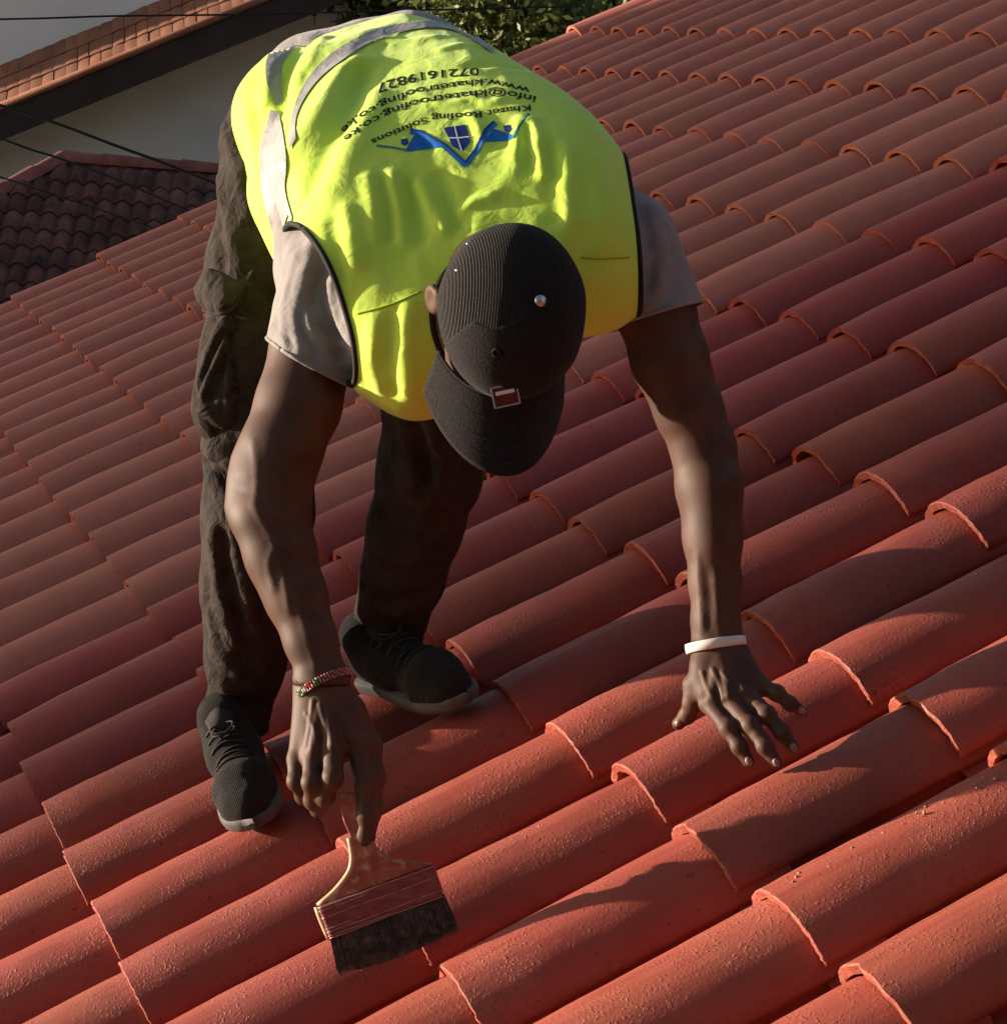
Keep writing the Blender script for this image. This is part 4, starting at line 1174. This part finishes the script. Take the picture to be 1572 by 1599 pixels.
def print_one(name, polys, mat_, lift):
    Vs, Fs, off = [], [], 0
    for P in polys:
        bm = bmesh.new(); vs = [bm.verts.new((x, y, 0)) for x, y in P]; bm.faces.new(vs)
        bmesh.ops.triangulate(bm, faces=bm.faces[:])
        for _ in range(6):
            ed = [e for e in bm.edges if e.calc_length() > 2.2]
            if not ed: break
            bmesh.ops.subdivide_edges(bm, edges=ed, cuts=1); bmesh.ops.triangulate(bm, faces=bm.faces[:])
        bm.verts.index_update()
        vv = []
        for v in bm.verts:
            r = on_vest(v.co.x, v.co.y, lift); vv.append(r[0] if r is not None else np.zeros(3))
        Fs += [tuple(x.index + off for x in p.verts) for p in bm.faces]; off += len(vv); Vs += vv; bm.free()
    return link(name, mesh_from(name, np.array(Vs), Fs, False), mat_, vest)
def band_poly(L, w):
    L = np.array(L, float); T = np.gradient(L, axis=0); T /= np.linalg.norm(T, axis=1)[:, None]; Nn = np.stack([-T[:, 1], T[:, 0]], 1)
    return [tuple(p) for p in np.concatenate([L + Nn * w / 2, (L - Nn * w / 2)[::-1]])]
print_poly('printed_logo', [[(650, 205), (634, 234), (640, 237), (690, 230), (676, 216)], [(770, 201), (755, 222), (790, 221), (800, 217), (798, 210)]], M_BLUE, .0006)
print_poly('printed_logo', [band_poly([(640, 206), (655, 208), (695, 230), (728, 260)], 8), band_poly([(727, 259), (745, 236), (760, 205), (774, 192)], 8)], M_BLUE, .0008)
print_poly('printed_logo', [band_poly([(643, 203), (657, 205), (697, 227), (728, 255)], 3), band_poly([(726, 255), (742, 234), (757, 203), (771, 190)], 3)], M_NAVY, .0011)
print_poly('printed_logo', [[(693, 200), (727, 195), (734, 222), (722, 238), (706, 228)]], M_NAVY, .0007)
print_poly('printed_logo', [band_poly([(710, 198), (714, 215), (721, 237)], 2), band_poly([(699, 216), (716, 216), (733, 214)], 2)], M_WHITEP, .0010)
print_poly('printed_logo', [band_poly([(588, 228), (615, 231), (638, 236)], 3.4), band_poly([(800, 216), (812, 196), (826, 178)], 3.4), band_poly([(692, 229), (728, 263), (746, 238), (762, 208)], 1.2)], mat('teal_print', (.05, .22, .28), None, rough=.6), .0009)
print_poly('printed_logo', [[(626, 218), (636, 216), (638, 224), (633, 228), (627, 226)], [(786, 197), (796, 195), (799, 202), (794, 208), (788, 205)]], M_NAVY, .0007)

# ---- cap --------------------------------------------------------
def rib_mat(name, c, freq, strength, axis):
    m, t, b = new_mat(name); N, L = t.nodes, t.links
    tc = N.new('ShaderNodeTexCoord')
    w = N.new('ShaderNodeTexWave'); w.wave_type = 'BANDS'; w.bands_direction = axis; w.inputs['Scale'].default_value = freq; w.inputs['Distortion'].default_value = .8
    w.inputs['Detail'].default_value = 2
    L.new(tc.outputs['UV'], w.inputs['Vector'])
    n = N.new('ShaderNodeTexNoise'); n.inputs['Scale'].default_value = 420; n.inputs['Detail'].default_value = 4
    L.new(tc.outputs['Object'], n.inputs['Vector'])
    r = N.new('ShaderNodeValToRGB'); r.color_ramp.elements[0].position = .45; r.color_ramp.elements[1].position = .72
    r.color_ramp.elements[0].color = (*c, 1); r.color_ramp.elements[1].color = (c[0] * 2.3, c[1] * 2.25, c[2] * 2.2, 1)
    L.new(n.outputs[0], r.inputs[0]); L.new(r.outputs[0], b.inputs['Base Color'])
    ad = N.new('ShaderNodeMath'); ad.operation = 'MULTIPLY_ADD'; ad.inputs[1].default_value = .5; L.new(n.outputs[0], ad.inputs[0]); L.new(w.outputs[0], ad.inputs[2])
    bp = N.new('ShaderNodeBump'); bp.inputs['Strength'].default_value = strength; bp.inputs['Distance'].default_value = .0014
    L.new(ad.outputs[0] if freq else n.outputs[0], bp.inputs['Height']); L.new(bp.outputs[0], b.inputs['Normal'])
    b.inputs['Roughness'].default_value = .95; b.inputs['Specular IOR Level'].default_value = .15; b.inputs['Sheen Weight'].default_value = .05
    return m
M_RIB = rib_mat('ribbed_black_cloth', (.014, .012, .012), 11.0, .9, 'X')
M_FELT = rib_mat('brushed_black_cloth', (.015, .0125, .0135), 0, .6, 'X')
CC = hd(-.004, 0, .010)
def dome(az, pol, sc=1.0):
    r = np.sin(pol) * np.sin(az); f = np.sin(pol) * np.cos(az); u = np.cos(pol)
    fx = np.where(f > 0, .106, .108)
    q = CC + r[..., None] * .0890 * HR + (f * fx)[..., None] * HF + (u * .098)[..., None] * HU
    q = q + (vnoise(q, 22, 3) * .0030)[..., None] * HU + (vnoise(q, 18, 6) * .0022)[..., None] * HR
    return CC + sc * (q - CC)
def sheet(name, P, mat_, parent, thick=.002, uv=None):
    n, m = P.shape[:2]; me = mesh_from(name, P.reshape(-1, 3), grid_faces(n, m))
    if uv is not None:
        l = me.uv_layers.new(name='UVMap'); vi = np.zeros(len(me.loops), dtype=np.int32); me.loops.foreach_get('vertex_index', vi)
        l.data.foreach_set('uv', uv.reshape(-1, 2)[vi].astype(np.float32).ravel())
    o = link(name, me, mat_, parent)
    if thick:
        md = o.modifiers.new('thickness', 'SOLIDIFY'); md.thickness = thick; md.offset = 0
    return o
az, pol = np.meshgrid(np.linspace(-np.pi, np.pi, 97), np.linspace(.02, 1.66, 40), indexing='ij')
Pd = dome(az, pol)
cap = link('cap', mesh_from('cap', Pd.reshape(-1, 3), grid_faces(97, 40)), M_RIB, person)
uvl = cap.data.uv_layers.new(name='UVMap'); loc = np.stack([((Pd - CC) @ HR) * 10, ((Pd - CC) @ HF) * 10], -1).reshape(-1, 2)
vi = np.zeros(len(cap.data.loops), dtype=np.int32); cap.data.loops.foreach_get('vertex_index', vi)
uvl.data.foreach_set('uv', loc[vi].astype(np.float32).ravel())
md = cap.modifiers.new('thickness', 'SOLIDIFY'); md.thickness = .002
azf = np.linspace(-1.12, 1.12, 61); tt = np.linspace(0, 1, 20)
seam_p = .05 + .80 * (np.abs(azf) / 1.12) ** .9
AZ = np.repeat(azf[:, None], 20, 1); POL = seam_p[:, None] + (1.60 - seam_p)[:, None] * tt
sheet('front_panel', dome(AZ, POL, 1.014), M_FELT, cap, .002, np.stack([AZ, POL], -1))
link('panel_seam', tube_mesh('panel_seam', dome(azf, seam_p, 1.012), .0012, 5), M_FELT, cap)
for a0 in (2.25, -2.25, np.pi):
    link('crown_seam', tube_mesh('crown_seam', dome(np.full(24, a0), np.linspace(.05, 1.62, 24), 1.006), .0014, 5), M_FELT, cap)
ab = np.linspace(-1.16, 1.16, 49); sb_ = np.linspace(0, 1, 16)
inner = dome(ab, np.full(49, 1.56), .985)
ri = (inner - CC) @ HR; fi = (inner - CC) @ HF
ro = np.sin(ab * .99) * .0885 / np.sin(1.16); fo = .197 - .13 * (1 - np.cos(np.abs(ab) / 1.16 * 1.45)) * .98
BL = np.zeros((49, 16, 3))
for j, s in enumerate(sb_):
    r = ri * (1 - s) + ro * s; f = fi * (1 - s) + np.maximum(fo, fi + .004) * s
    u = -.006 - .055 * (r / .09) ** 2 - .022 * s
    BL[:, j] = CC + r[:, None] * HR + f[:, None] * HF + u[:, None] * HU
bill = sheet('bill', BL, M_FELT, cap, .0045, np.stack([np.repeat(ab[:, None], 16, 1), np.repeat(sb_[None], 49, 0)], -1))
for s in (.35, .6, .85):
    j = int(s * 15); link('bill_stitching', tube_mesh('bill_stitching', BL[:, j] + HU * .0026, .0007, 4), M_FELT, cap)
link('brim_join', tube_mesh('brim_join', BL[:, 0] + HU * .004 + HF * .002, .002, 6), M_FELT, cap)
CBVH = BVHTree.FromPolygons([tuple(p) for p in np.concatenate([dome(az, pol, 1.015).reshape(-1, 3), BL.reshape(-1, 3)])],
                            [tuple(q) for q in np.concatenate([grid_faces(97, 40), grid_faces(49, 16) + 97 * 40])])
def on_cap(px, py, lift=0):
    d = Vector(at(px, py, 1) - CAM).normalized(); h_, n, _, _ = CBVH.ray_cast(Vector(CAM), d)
    if n.dot(d) > 0: n = -n
    return np.array(h_ + n * lift), np.array(n)
def ellipsoid(name, c, axes, rad, mat_, parent, n=14, m=9):
    a, b = np.meshgrid(np.linspace(0, 2 * np.pi, n, endpoint=False), np.linspace(.0001, np.pi - .0001, m))
    A = np.asarray(axes)
    P = c + (np.cos(a) * np.sin(b) * rad[0])[..., None] * A[0] + (np.sin(a) * np.sin(b) * rad[1])[..., None] * A[1] + (np.cos(b) * rad[2])[..., None] * A[2]
    return link(name, mesh_from(name, P.reshape(-1, 3), grid_faces(m, n, True)), mat_, parent)
def frame_of(n):
    t = np.cross(n, [0.1, 0.2, 1.0]); t /= np.linalg.norm(t); return [t, np.cross(n, t), n]
M_SILVER = mat('silver_metal', (.62, .60, .62), None, rough=.28, metal=1.0)
p, n = on_cap(843, 470)
ellipsoid('cap_button', p + n * .001, frame_of(n), (.0078, .0078, .0052), M_SILVER, cap)
p, n = on_cap(775, 550)
link('eyelet', tube_mesh('eyelet', [p + n * .002 + .004 * (np.cos(a) * frame_of(n)[0] + np.sin(a) * frame_of(n)[1]) for a in np.linspace(0, 6.2832, 13)], .0018, 6, False), M_FELT, cap)
for q in ((730, 380), (713, 422)):
    p, n = on_cap(*q); ellipsoid('vent_stud', p, frame_of(n), (.0022, .0022, .0014), M_SILVER, cap, 8, 6)
# metal badge over the brim
p, n = on_cap(789, 612, .004); n = HU * .86 + HF * .40 + HR * .1; n /= np.linalg.norm(n); p = p + n * .004
bx = EX * .97 - EY * .2; bx -= n * (bx @ n); bx /= np.linalg.norm(bx); by = np.cross(n, bx)
if by @ EY < 0: by = -by
def plate(name, c, hx, hy, hz, mat_, parent):
    V = [c + sx * hx * bx + sy * hy * by + sz * hz * n for sx in (-1, 1) for sy in (-1, 1) for sz in (-1, 1)]
    f = [(0, 1, 3, 2), (4, 6, 7, 5), (0, 4, 5, 1), (2, 3, 7, 6), (0, 2, 6, 4), (1, 5, 7, 3)]
    return link(name, mesh_from(name, V, f, False), mat_, parent)
plate('badge', p, .0145, .0115, .0016, mat('dark_red_enamel', (.10, .012, .012), (.16, .03, .02), 300, .3), cap)
plate('badge_bar', p - by * .0045 + n * .0016, .0115, .0022, .0012, mat('white_enamel', (.85, .83, .8), None, rough=.3), cap)
for sx, sy, hx, hy in ((0, -1, .0155, .0009), (0, 1, .0155, .0009), (-1, 0, .0009, .0125), (1, 0, .0009, .0125)):
    plate('badge_frame', p + bx * sx * .0152 + by * sy * .0122 + n * .0008, hx, hy, .0016, M_SILVER, cap)

# ================================================================ SHOES, BANDS, BRUSH
M_KNIT = rib_mat('black_knit', (.014, .013, .0125), 9.0, .8, 'X')
M_SOLE = cloth_mat('grey_rubber_sole', (.075, .068, .065), (.13, .12, .115), 500, .3, .7, 0, 25)
M_LACE = mat('black_lace', (.02, .018, .018), (.04, .036, .035), 300, .9)
M_SOCK = M_SKIN
def shoe(heel, toe, side_px, kit, dark_sole=False):
    """heel, toe: points on the tiles; local axes along, across, up"""
    x = toe - heel; L = np.linalg.norm(x); x /= L
    z = ROOF_N * .75 + np.array([0, 0, 1.]) * .25; z -= x * (x @ z); z /= np.linalg.norm(z); y = np.cross(z, x)
    S = L / .285
    def W(a, b, c): return heel + S * (a * x + b * y + c * z)
    B = Blob(.03)
    B.cone(W(.042, 0, .048), W(.10, 0, .050), .034 * S, .034 * S)
    B.cone(W(.10, .003, .045), W(.205, .006, .041), .036 * S, .038 * S)
    B.cone(W(.205, .006, .038), W(.252, .004, .034), .038 * S, .028 * S)
    B.cone(W(.205, -.010, .034), W(.238, -.012, .030), .032 * S, .026 * S)
    B.cone(W(.05, 0, .085), W(.125, .002, .066), .036 * S, .036 * S, .03)
    B.cone(W(.036, 0, .10), W(.052, 0, .098), .033 * S, .034 * S, .02)
    B.disp.append(lambda p, d: vnoise(p, 70, 2) * .0012)
    c = W(.13, 0, .05)
    B.cuts.append(lambda p: ((heel + S * .013 * z - p) @ z))
    m = sdf_mesh('shoe', B, c - .19, c + .19, .0042)
    uv = m.uv_layers.new(name='UVMap'); co = np.zeros(len(m.vertices) * 3, np.float32); m.vertices.foreach_get('co', co); co = co.reshape(-1, 3)
    vi = np.zeros(len(m.loops), np.int32); m.loops.foreach_get('vertex_index', vi)
    uv.data.foreach_set('uv', np.stack([(co - heel) @ y * 14, (co - heel) @ x * 14], 1)[vi].astype(np.float32).ravel())
    o = link('shoe', m, M_KNIT, person)
    # sole: outline rings, wavy side wall with tread notches
    tx = np.linspace(0, 1, 40)
    half = lambda t: 1.10 * (.031 + .016 * np.sin(np.clip((t - .30) / .7, 0, 1) * np.pi * .95) + .002 * np.cos(t * 6)) * np.minimum(1, np.sqrt(np.maximum(0, 1 - (np.clip((t - .80) / .20, 0, 1)) ** 2.2)) + 1e-3) * np.minimum(1, np.sqrt(np.maximum(0, 1 - (np.clip((.12 - t) / .12, 0, 1)) ** 2.4)) + 1e-3)
    ol = [(t * .292 - .006, half(t)) for t in tx] + [(t * .292 - .006, -half(t) + .004) for t in tx[::-1]]
    ol = np.array(ol); k = len(ol); cen = np.array([.14, 0])
    rings = []
    for zz, sc in ((0.002, .93), (.004, .985), (.008, 1.0), (.014, 1.03), (.020, 1.02), (.0225, .97)):
        P = []
        for i, (a, b) in enumerate(ol):
            q = cen + (np.array([a, b]) - cen) * [1 + (sc - 1) * .4, sc]
            spring = .006 * np.clip((a - .21) / .08, 0, 1) ** 2
            notch = (.0016 if (i % 2) and zz < .012 else 0)
            P.append(W(q[0], q[1] * (1 - notch * 12), zz + spring + 0))
        rings.append(P)
    V = np.concatenate(rings); F = [tuple(q) for q in grid_faces(6, k, True)] + [tuple(range(k - 1, -1, -1)), tuple(range(5 * k, 6 * k))]
    link('sole', mesh_from('sole', V, F), M_SOLE, o)
    bv = BVHTree.FromPolygons([v.co for v in m.vertices], [tuple(p.vertices) for p in m.polygons])
    def drop(a, b, lift=.0015):
        s = Vector(W(a, b, .22)); h_, n_, _, _ = bv.ray_cast(s, Vector(-z))
        return np.array(h_ + Vector(z) * lift) if h_ is not None else None
    for i, a in enumerate((.105, .125, .145, .165, .183)):
        for sgn in (1, -1):
            pts = [drop(a + sgn * .007 * t, (t - .5) * .046 * 2 * .62, .002) for t in np.linspace(0, 1, 9)]
            pts = [q for q in pts if q is not None]
            if len(pts) > 4: link('lace', tube_mesh('lace', pts, .0021, 6), M_LACE, o)
    for sgn in (1, -1):                                   # bow
        p0 = drop(.112, 0, .004)
        if p0 is not None:
            lp = [p0 + S * (sgn * y * .020 * np.sin(t) * .9 + x * (.018 * (1 - np.cos(t))) + z * .004 * np.sin(t)) for t in np.linspace(0, 6.0, 16)]
            link('lace_bow', tube_mesh('lace_bow', lp, .0017, 6), M_LACE, o)
    tg = catmull(np.array([[W(.128, -.018, .095), W(.122, 0, .108), W(.128, .018, .095)], [W(.095, -.022, .118), W(.088, 0, .130), W(.095, .022, .118)]]).swapaxes(0, 1), 9)
    sheet('tongue', np.stack([catmull(tg[:, 0], 9), catmull(tg[:, 0] * .5 + tg[:, 1] * .5, 9), catmull(tg[:, 1], 9)], 1), M_LACE, o, .004)
    return o
def on_roof(px, py, h=0.0):
    d = at(px, py, 1.0) - CAM; s = (h - roof_h(CAM)) / (d @ ROOF_N); return CAM + s * d
h_ = on_roof(374, 1185, .0); t_ = on_roof(402, 1303, .0); h_ = t_ + (h_ - t_) / np.linalg.norm(h_ - t_) * .288
shoe_a = shoe(h_, t_, None, None); tag(shoe_a, 'lit black knitted shoe with laces towards the camera')
h_ = on_roof(570, 1068, .0); t_ = on_roof(736, 1106, .0); h_ = t_ + (h_ - t_) / np.linalg.norm(h_ - t_) * .288
shoe_b = shoe(h_, t_, None, None); tag(shoe_b, 'shaded black shoe pointing sideways')

def band_ring(name, c, ax, ra_, rb_, hgt, th, mat_, parent, tilt=None, n=40, e1=None):
    ax = ax / np.linalg.norm(ax); e1 = EX if e1 is None else e1; e1 = e1 - ax * (e1 @ ax); e1 /= np.linalg.norm(e1); e2 = np.cross(ax, e1)
    a = np.linspace(0, 2 * np.pi, n, endpoint=False); R_ = []
    for dz, dr in ((-hgt / 2, 0), (-hgt / 2 * .9, th), (0, th * 1.15), (hgt / 2 * .9, th), (hgt / 2, 0), (hgt / 2 * .6, -th * .3), (-hgt / 2 * .6, -th * .3), (-hgt / 2, 0)):
        R_.append(c + ax * dz + (ra_ + dr) * np.cos(a)[:, None] * e1 + (rb_ + dr) * np.sin(a)[:, None] * e2)
    return link(name, mesh_from(name, np.concatenate(R_), grid_faces(8, n, True)), mat_, parent)
wax = la[-1] - la[-2]; wax = wax / np.linalg.norm(wax) - EX * -.14
band_ring('white_wristband', at(1117, 1007, 2.90), wax, .0388, .0352, .0135, .0022, mat('white_silicone', (.80, .74, .68), None, rough=.5, spec=.4), person)
bax = ra[-1] - ra[-2]; bax = bax / np.linalg.norm(bax) + EX * .16
bc = at(506, 1070, 2.80)
bracelet = band_ring('bead_bracelet', bc, bax, .0362, .0338, .010, .0012, mat('dark_cord', (.05, .02, .02), None, rough=.9), person)
bead_m = {k: mat(k, c, None, rough=.35, spec=.5) for k, c in (('white_bead', (.75, .72, .68)), ('red_bead', (.5, .02, .02)), ('green_bead', (.03, .18, .04)), ('pink_bead', (.45, .25, .26)))}
axn = bax / np.linalg.norm(bax); e1 = EX - axn * (EX @ axn); e1 /= np.linalg.norm(e1); e2 = np.cross(axn, e1)
acc = {k: [] for k in bead_m}
ico = bmesh.new(); bmesh.ops.create_icosphere(ico, subdivisions=1, radius=1); iv = np.array([v.co for v in ico.verts]); if_ = [tuple(v.index for v in f.verts) for f in ico.faces]; ico.free()
for i in range(58):
    a = i / 58 * 2 * np.pi
    for j in range(4):
        x_ = (j - 1.5) * .0026
        ph = (i % 8)
        left = np.cos(a) < -.15
        if left: kname = 'white_bead' if (ph == j or ph == 7 - j or ph == j + 4) else ('red_bead' if ph in (2, 3, 4) else 'green_bead')
        else: kname = 'pink_bead' if (i + j) % 3 else 'red_bead'
        p = bc + axn * x_ + (.0382) * np.cos(a) * e1 + (.0358) * np.sin(a) * e2
        acc[kname].append((iv * .0017 + p, if_))
for k, L in acc.items():
    if L: link(k + 's', join_meshes(k + 's', L), bead_m[k], bracelet)
# fingernails
M_NAIL = mat('pinkish_nail', (.30, .15, .12), None, rough=.35, spec=.5)
for tip, prev in (((1169, 1191, 2.788), (1154, 1166, 2.79)), ((1212, 1193, 2.775), (1194, 1166, 2.777)), ((1239, 1169, 2.793), (1221, 1145, 2.79)), ((1252, 1111, 2.832), (1233, 1099, 2.828)), ((1058, 1130, 2.900), (1072, 1116, 2.893))):
    p, q = at(*tip), at(*prev); ax = (p - q) / np.linalg.norm(p - q); nn = -EZ * .85 - EY * .5; nn -= ax * (nn @ ax); nn /= np.linalg.norm(nn)
    ellipsoid('fingernail', p - ax * .002 + nn * .0018, [ax, np.cross(nn, ax), nn], (.0062, .0048, .0036), M_NAIL, person, 12, 7)

# ---- brush ------------------------------------------------------
M_WOOD = mat('painted_wood', (.30, .055, .035), (.42, .12, .075), 40, .45, .25, 120, c3=(.55, .36, .22), scale3=60)
M_PALE = mat('sunlit_wood_edge', (.62, .38, .22), (.70, .46, .28), 60, .5)  # sunlight along the brush's left side, painted as a paler wood strip
brush = empty('paint_brush', tuple(at(590, 1400, 2.735)))
tag(brush, 'wide wooden paint brush with dark wet bristles held over the tiles', 'paint brush')
BO = np.array(brush.location)
bd0, bdw = 2.742, -.012
def bp_(px, py, off=0.0):
    """a point of the brush plane, off = distance in front of it"""
    return at(px, py, 2.742 - .00006 * (px - 590) + .00016 * (1400 - py) * .6) - EZ * off - BO
def slab(name, outline, th, mat_, parent, bevel=.003, seg=3):
    n = len(outline); V = [bp_(x, y, th / 2) for x, y in outline] + [bp_(x, y, -th / 2) for x, y in outline]
    F = [tuple(range(n)), tuple(range(2 * n - 1, n - 1, -1))] + [(i, i + n, (i + 1) % n + n, (i + 1) % n) for i in range(n)]
    o = link(name, mesh_from(name, V, F, False), mat_, parent)
    bm = bmesh.new(); bm.from_mesh(o.data); bmesh.ops.recalc_face_normals(bm, faces=bm.faces[:]); bm.to_mesh(o.data); bm.free()
    md = o.modifiers.new('bevel', 'BEVEL'); md.width = bevel; md.segments = seg; md.limit_method = 'ANGLE'
    return o
left = catmull(np.array([(528, 1236), (532, 1262), (538, 1284), (546, 1303), (551, 1325), (552, 1345), (546, 1364), (526, 1390), (499, 1414)], float), 26)
right = catmull(np.array([(676, 1349), (640, 1345), (612, 1340), (592, 1328), (582, 1310), (577, 1285), (572, 1255), (566, 1236)], float), 22)
handle = slab('handle', [tuple(q) for q in left] + [tuple(q) for q in right], .015, M_WOOD, brush, .004)
link('sunlit_edge', tube_mesh('sunlit_edge', [bp_(x - 1.5, y, .003) for x, y in left[10:]], .0042, 8), M_PALE, brush)
ferr = slab('ferrule', [(497, 1414), (677, 1349), (693, 1397), (516, 1464)], .024, mat('red_wrapped_ferrule', (.17, .03, .028), (.26, .06, .052), 50, .42, .35, 160, stretch=(1, 1, 4)), brush, .004)
for i, t in enumerate((.03, .14, .36, .70, .80, .92, .98)):
    a = np.array([497 + 19 * t, 1414 + 50 * t]); b = np.array([677 + 16 * t, 1349 + 48 * t])
    pts = [bp_(*(a * (1 - s) + b * s + [0, np.sin(s * 9 + i) * .5]), .0122 + .0006 * np.sin(s * 20 + i * 2)) for s in np.linspace(.0, (1, .42, 1, .3, 1, .55, 1)[i], 22)]
    link('binding_wire', tube_mesh('binding_wire', pts, .00045, 5), mat('bright_wire', (.5, .32, .28), None, rough=.3, metal=.4) if i < 1 else bpy.data.materials['bright_wire'], ferr)
sd_ = [(496, 1415), (500, 1427), (505, 1440), (511, 1454), (517, 1466)]
link('sunlit_edge', tube_mesh('sunlit_edge', [bp_(x - 1, y, .004) for x, y in sd_], .0040, 8), M_PALE, brush)
M_BRI = mat('wet_black_bristle', (.020, .014, .013), (.055, .040, .034), 90, .55, .4, 300, c3=(.12, .08, .06), scale3=70)
bl = catmull(np.array([(518, 1462), (520, 1474), (526, 1496), (534, 1510), (550, 1514), (592, 1504), (642, 1486), (688, 1463), (704, 1452), (707, 1440), (702, 1422), (697, 1408), (693, 1397)], float), 44)
core = slab('bristle_core', [tuple(q) for q in bl], .015, M_BRI, brush, .005, 3)
st = []
rg = np.random.default_rng(5)
for i in range(4200):
    s = rg.random(); o_ = rg.uniform(-.010, .0115)
    a = np.array([517, 1463]) * (1 - s) + np.array([693, 1397]) * s
    ln_ = (60 + 4 * np.sin(s * np.pi) + 3 * np.sin(s * 41) + 2 * np.sin(s * 97)) * rg.uniform(.80, 1.06) * (1 if abs(o_) < .009 else .9)
    dr = np.array([.30 + rg.normal(0, .06) - .12 * (s - .5) * -1, .95]); dr /= np.linalg.norm(dr)
    P = [bp_(*(a + dr * ln_ * t), o_ * (1 + .15 * t)) for t in (0, .5, 1)]
    sd = EX * rg.choice([-1, 1]) * .0006; w2 = EZ * .0005
    V = [P[0] - sd, P[0] + sd, P[1] + sd, P[1] - sd, P[2]] ; st.append((V, [(0, 1, 2, 3), (3, 2, 4)]))
br = link('bristles', join_meshes('bristles', st), M_BRI, brush); tag(br, kind='stuff')

# ---- grit and leaf litter lying in the channels between the near tiles -------
rg = np.random.default_rng(9); bits = []
for i in range(620):
    k = rg.choice([12, 13, 14, 15, 16], p=[.08, .2, .34, .24, .14]); c = rg.uniform(-4.6, -1.2)
    if i % 2:                                            # in the channel
        off = .60 * PITCH + rg.normal(0, .010); hh = -.076
    else:                                                # lodged along the crest
        off = rg.normal(-.016, .010); hh = -.0045 - 7 * off * off
    s = rg.uniform(.0009, .0024)
    p = roofw(c * EXPO, k * PITCH + LAT_V + off, hh - .020 * (c % 1.0) + s)
    bits.append((iv * s * rg.uniform(.3, 1.7, 3) + p, if_))
gr = link('channel_grit', join_meshes('channel_grit', bits), mat('dry_grit', (.30, .16, .11), (.45, .33, .24), 300, .9), None)
tag(gr, 'crumbs of clay and dry litter in the channels between the near tiles', None, None, 'stuff')
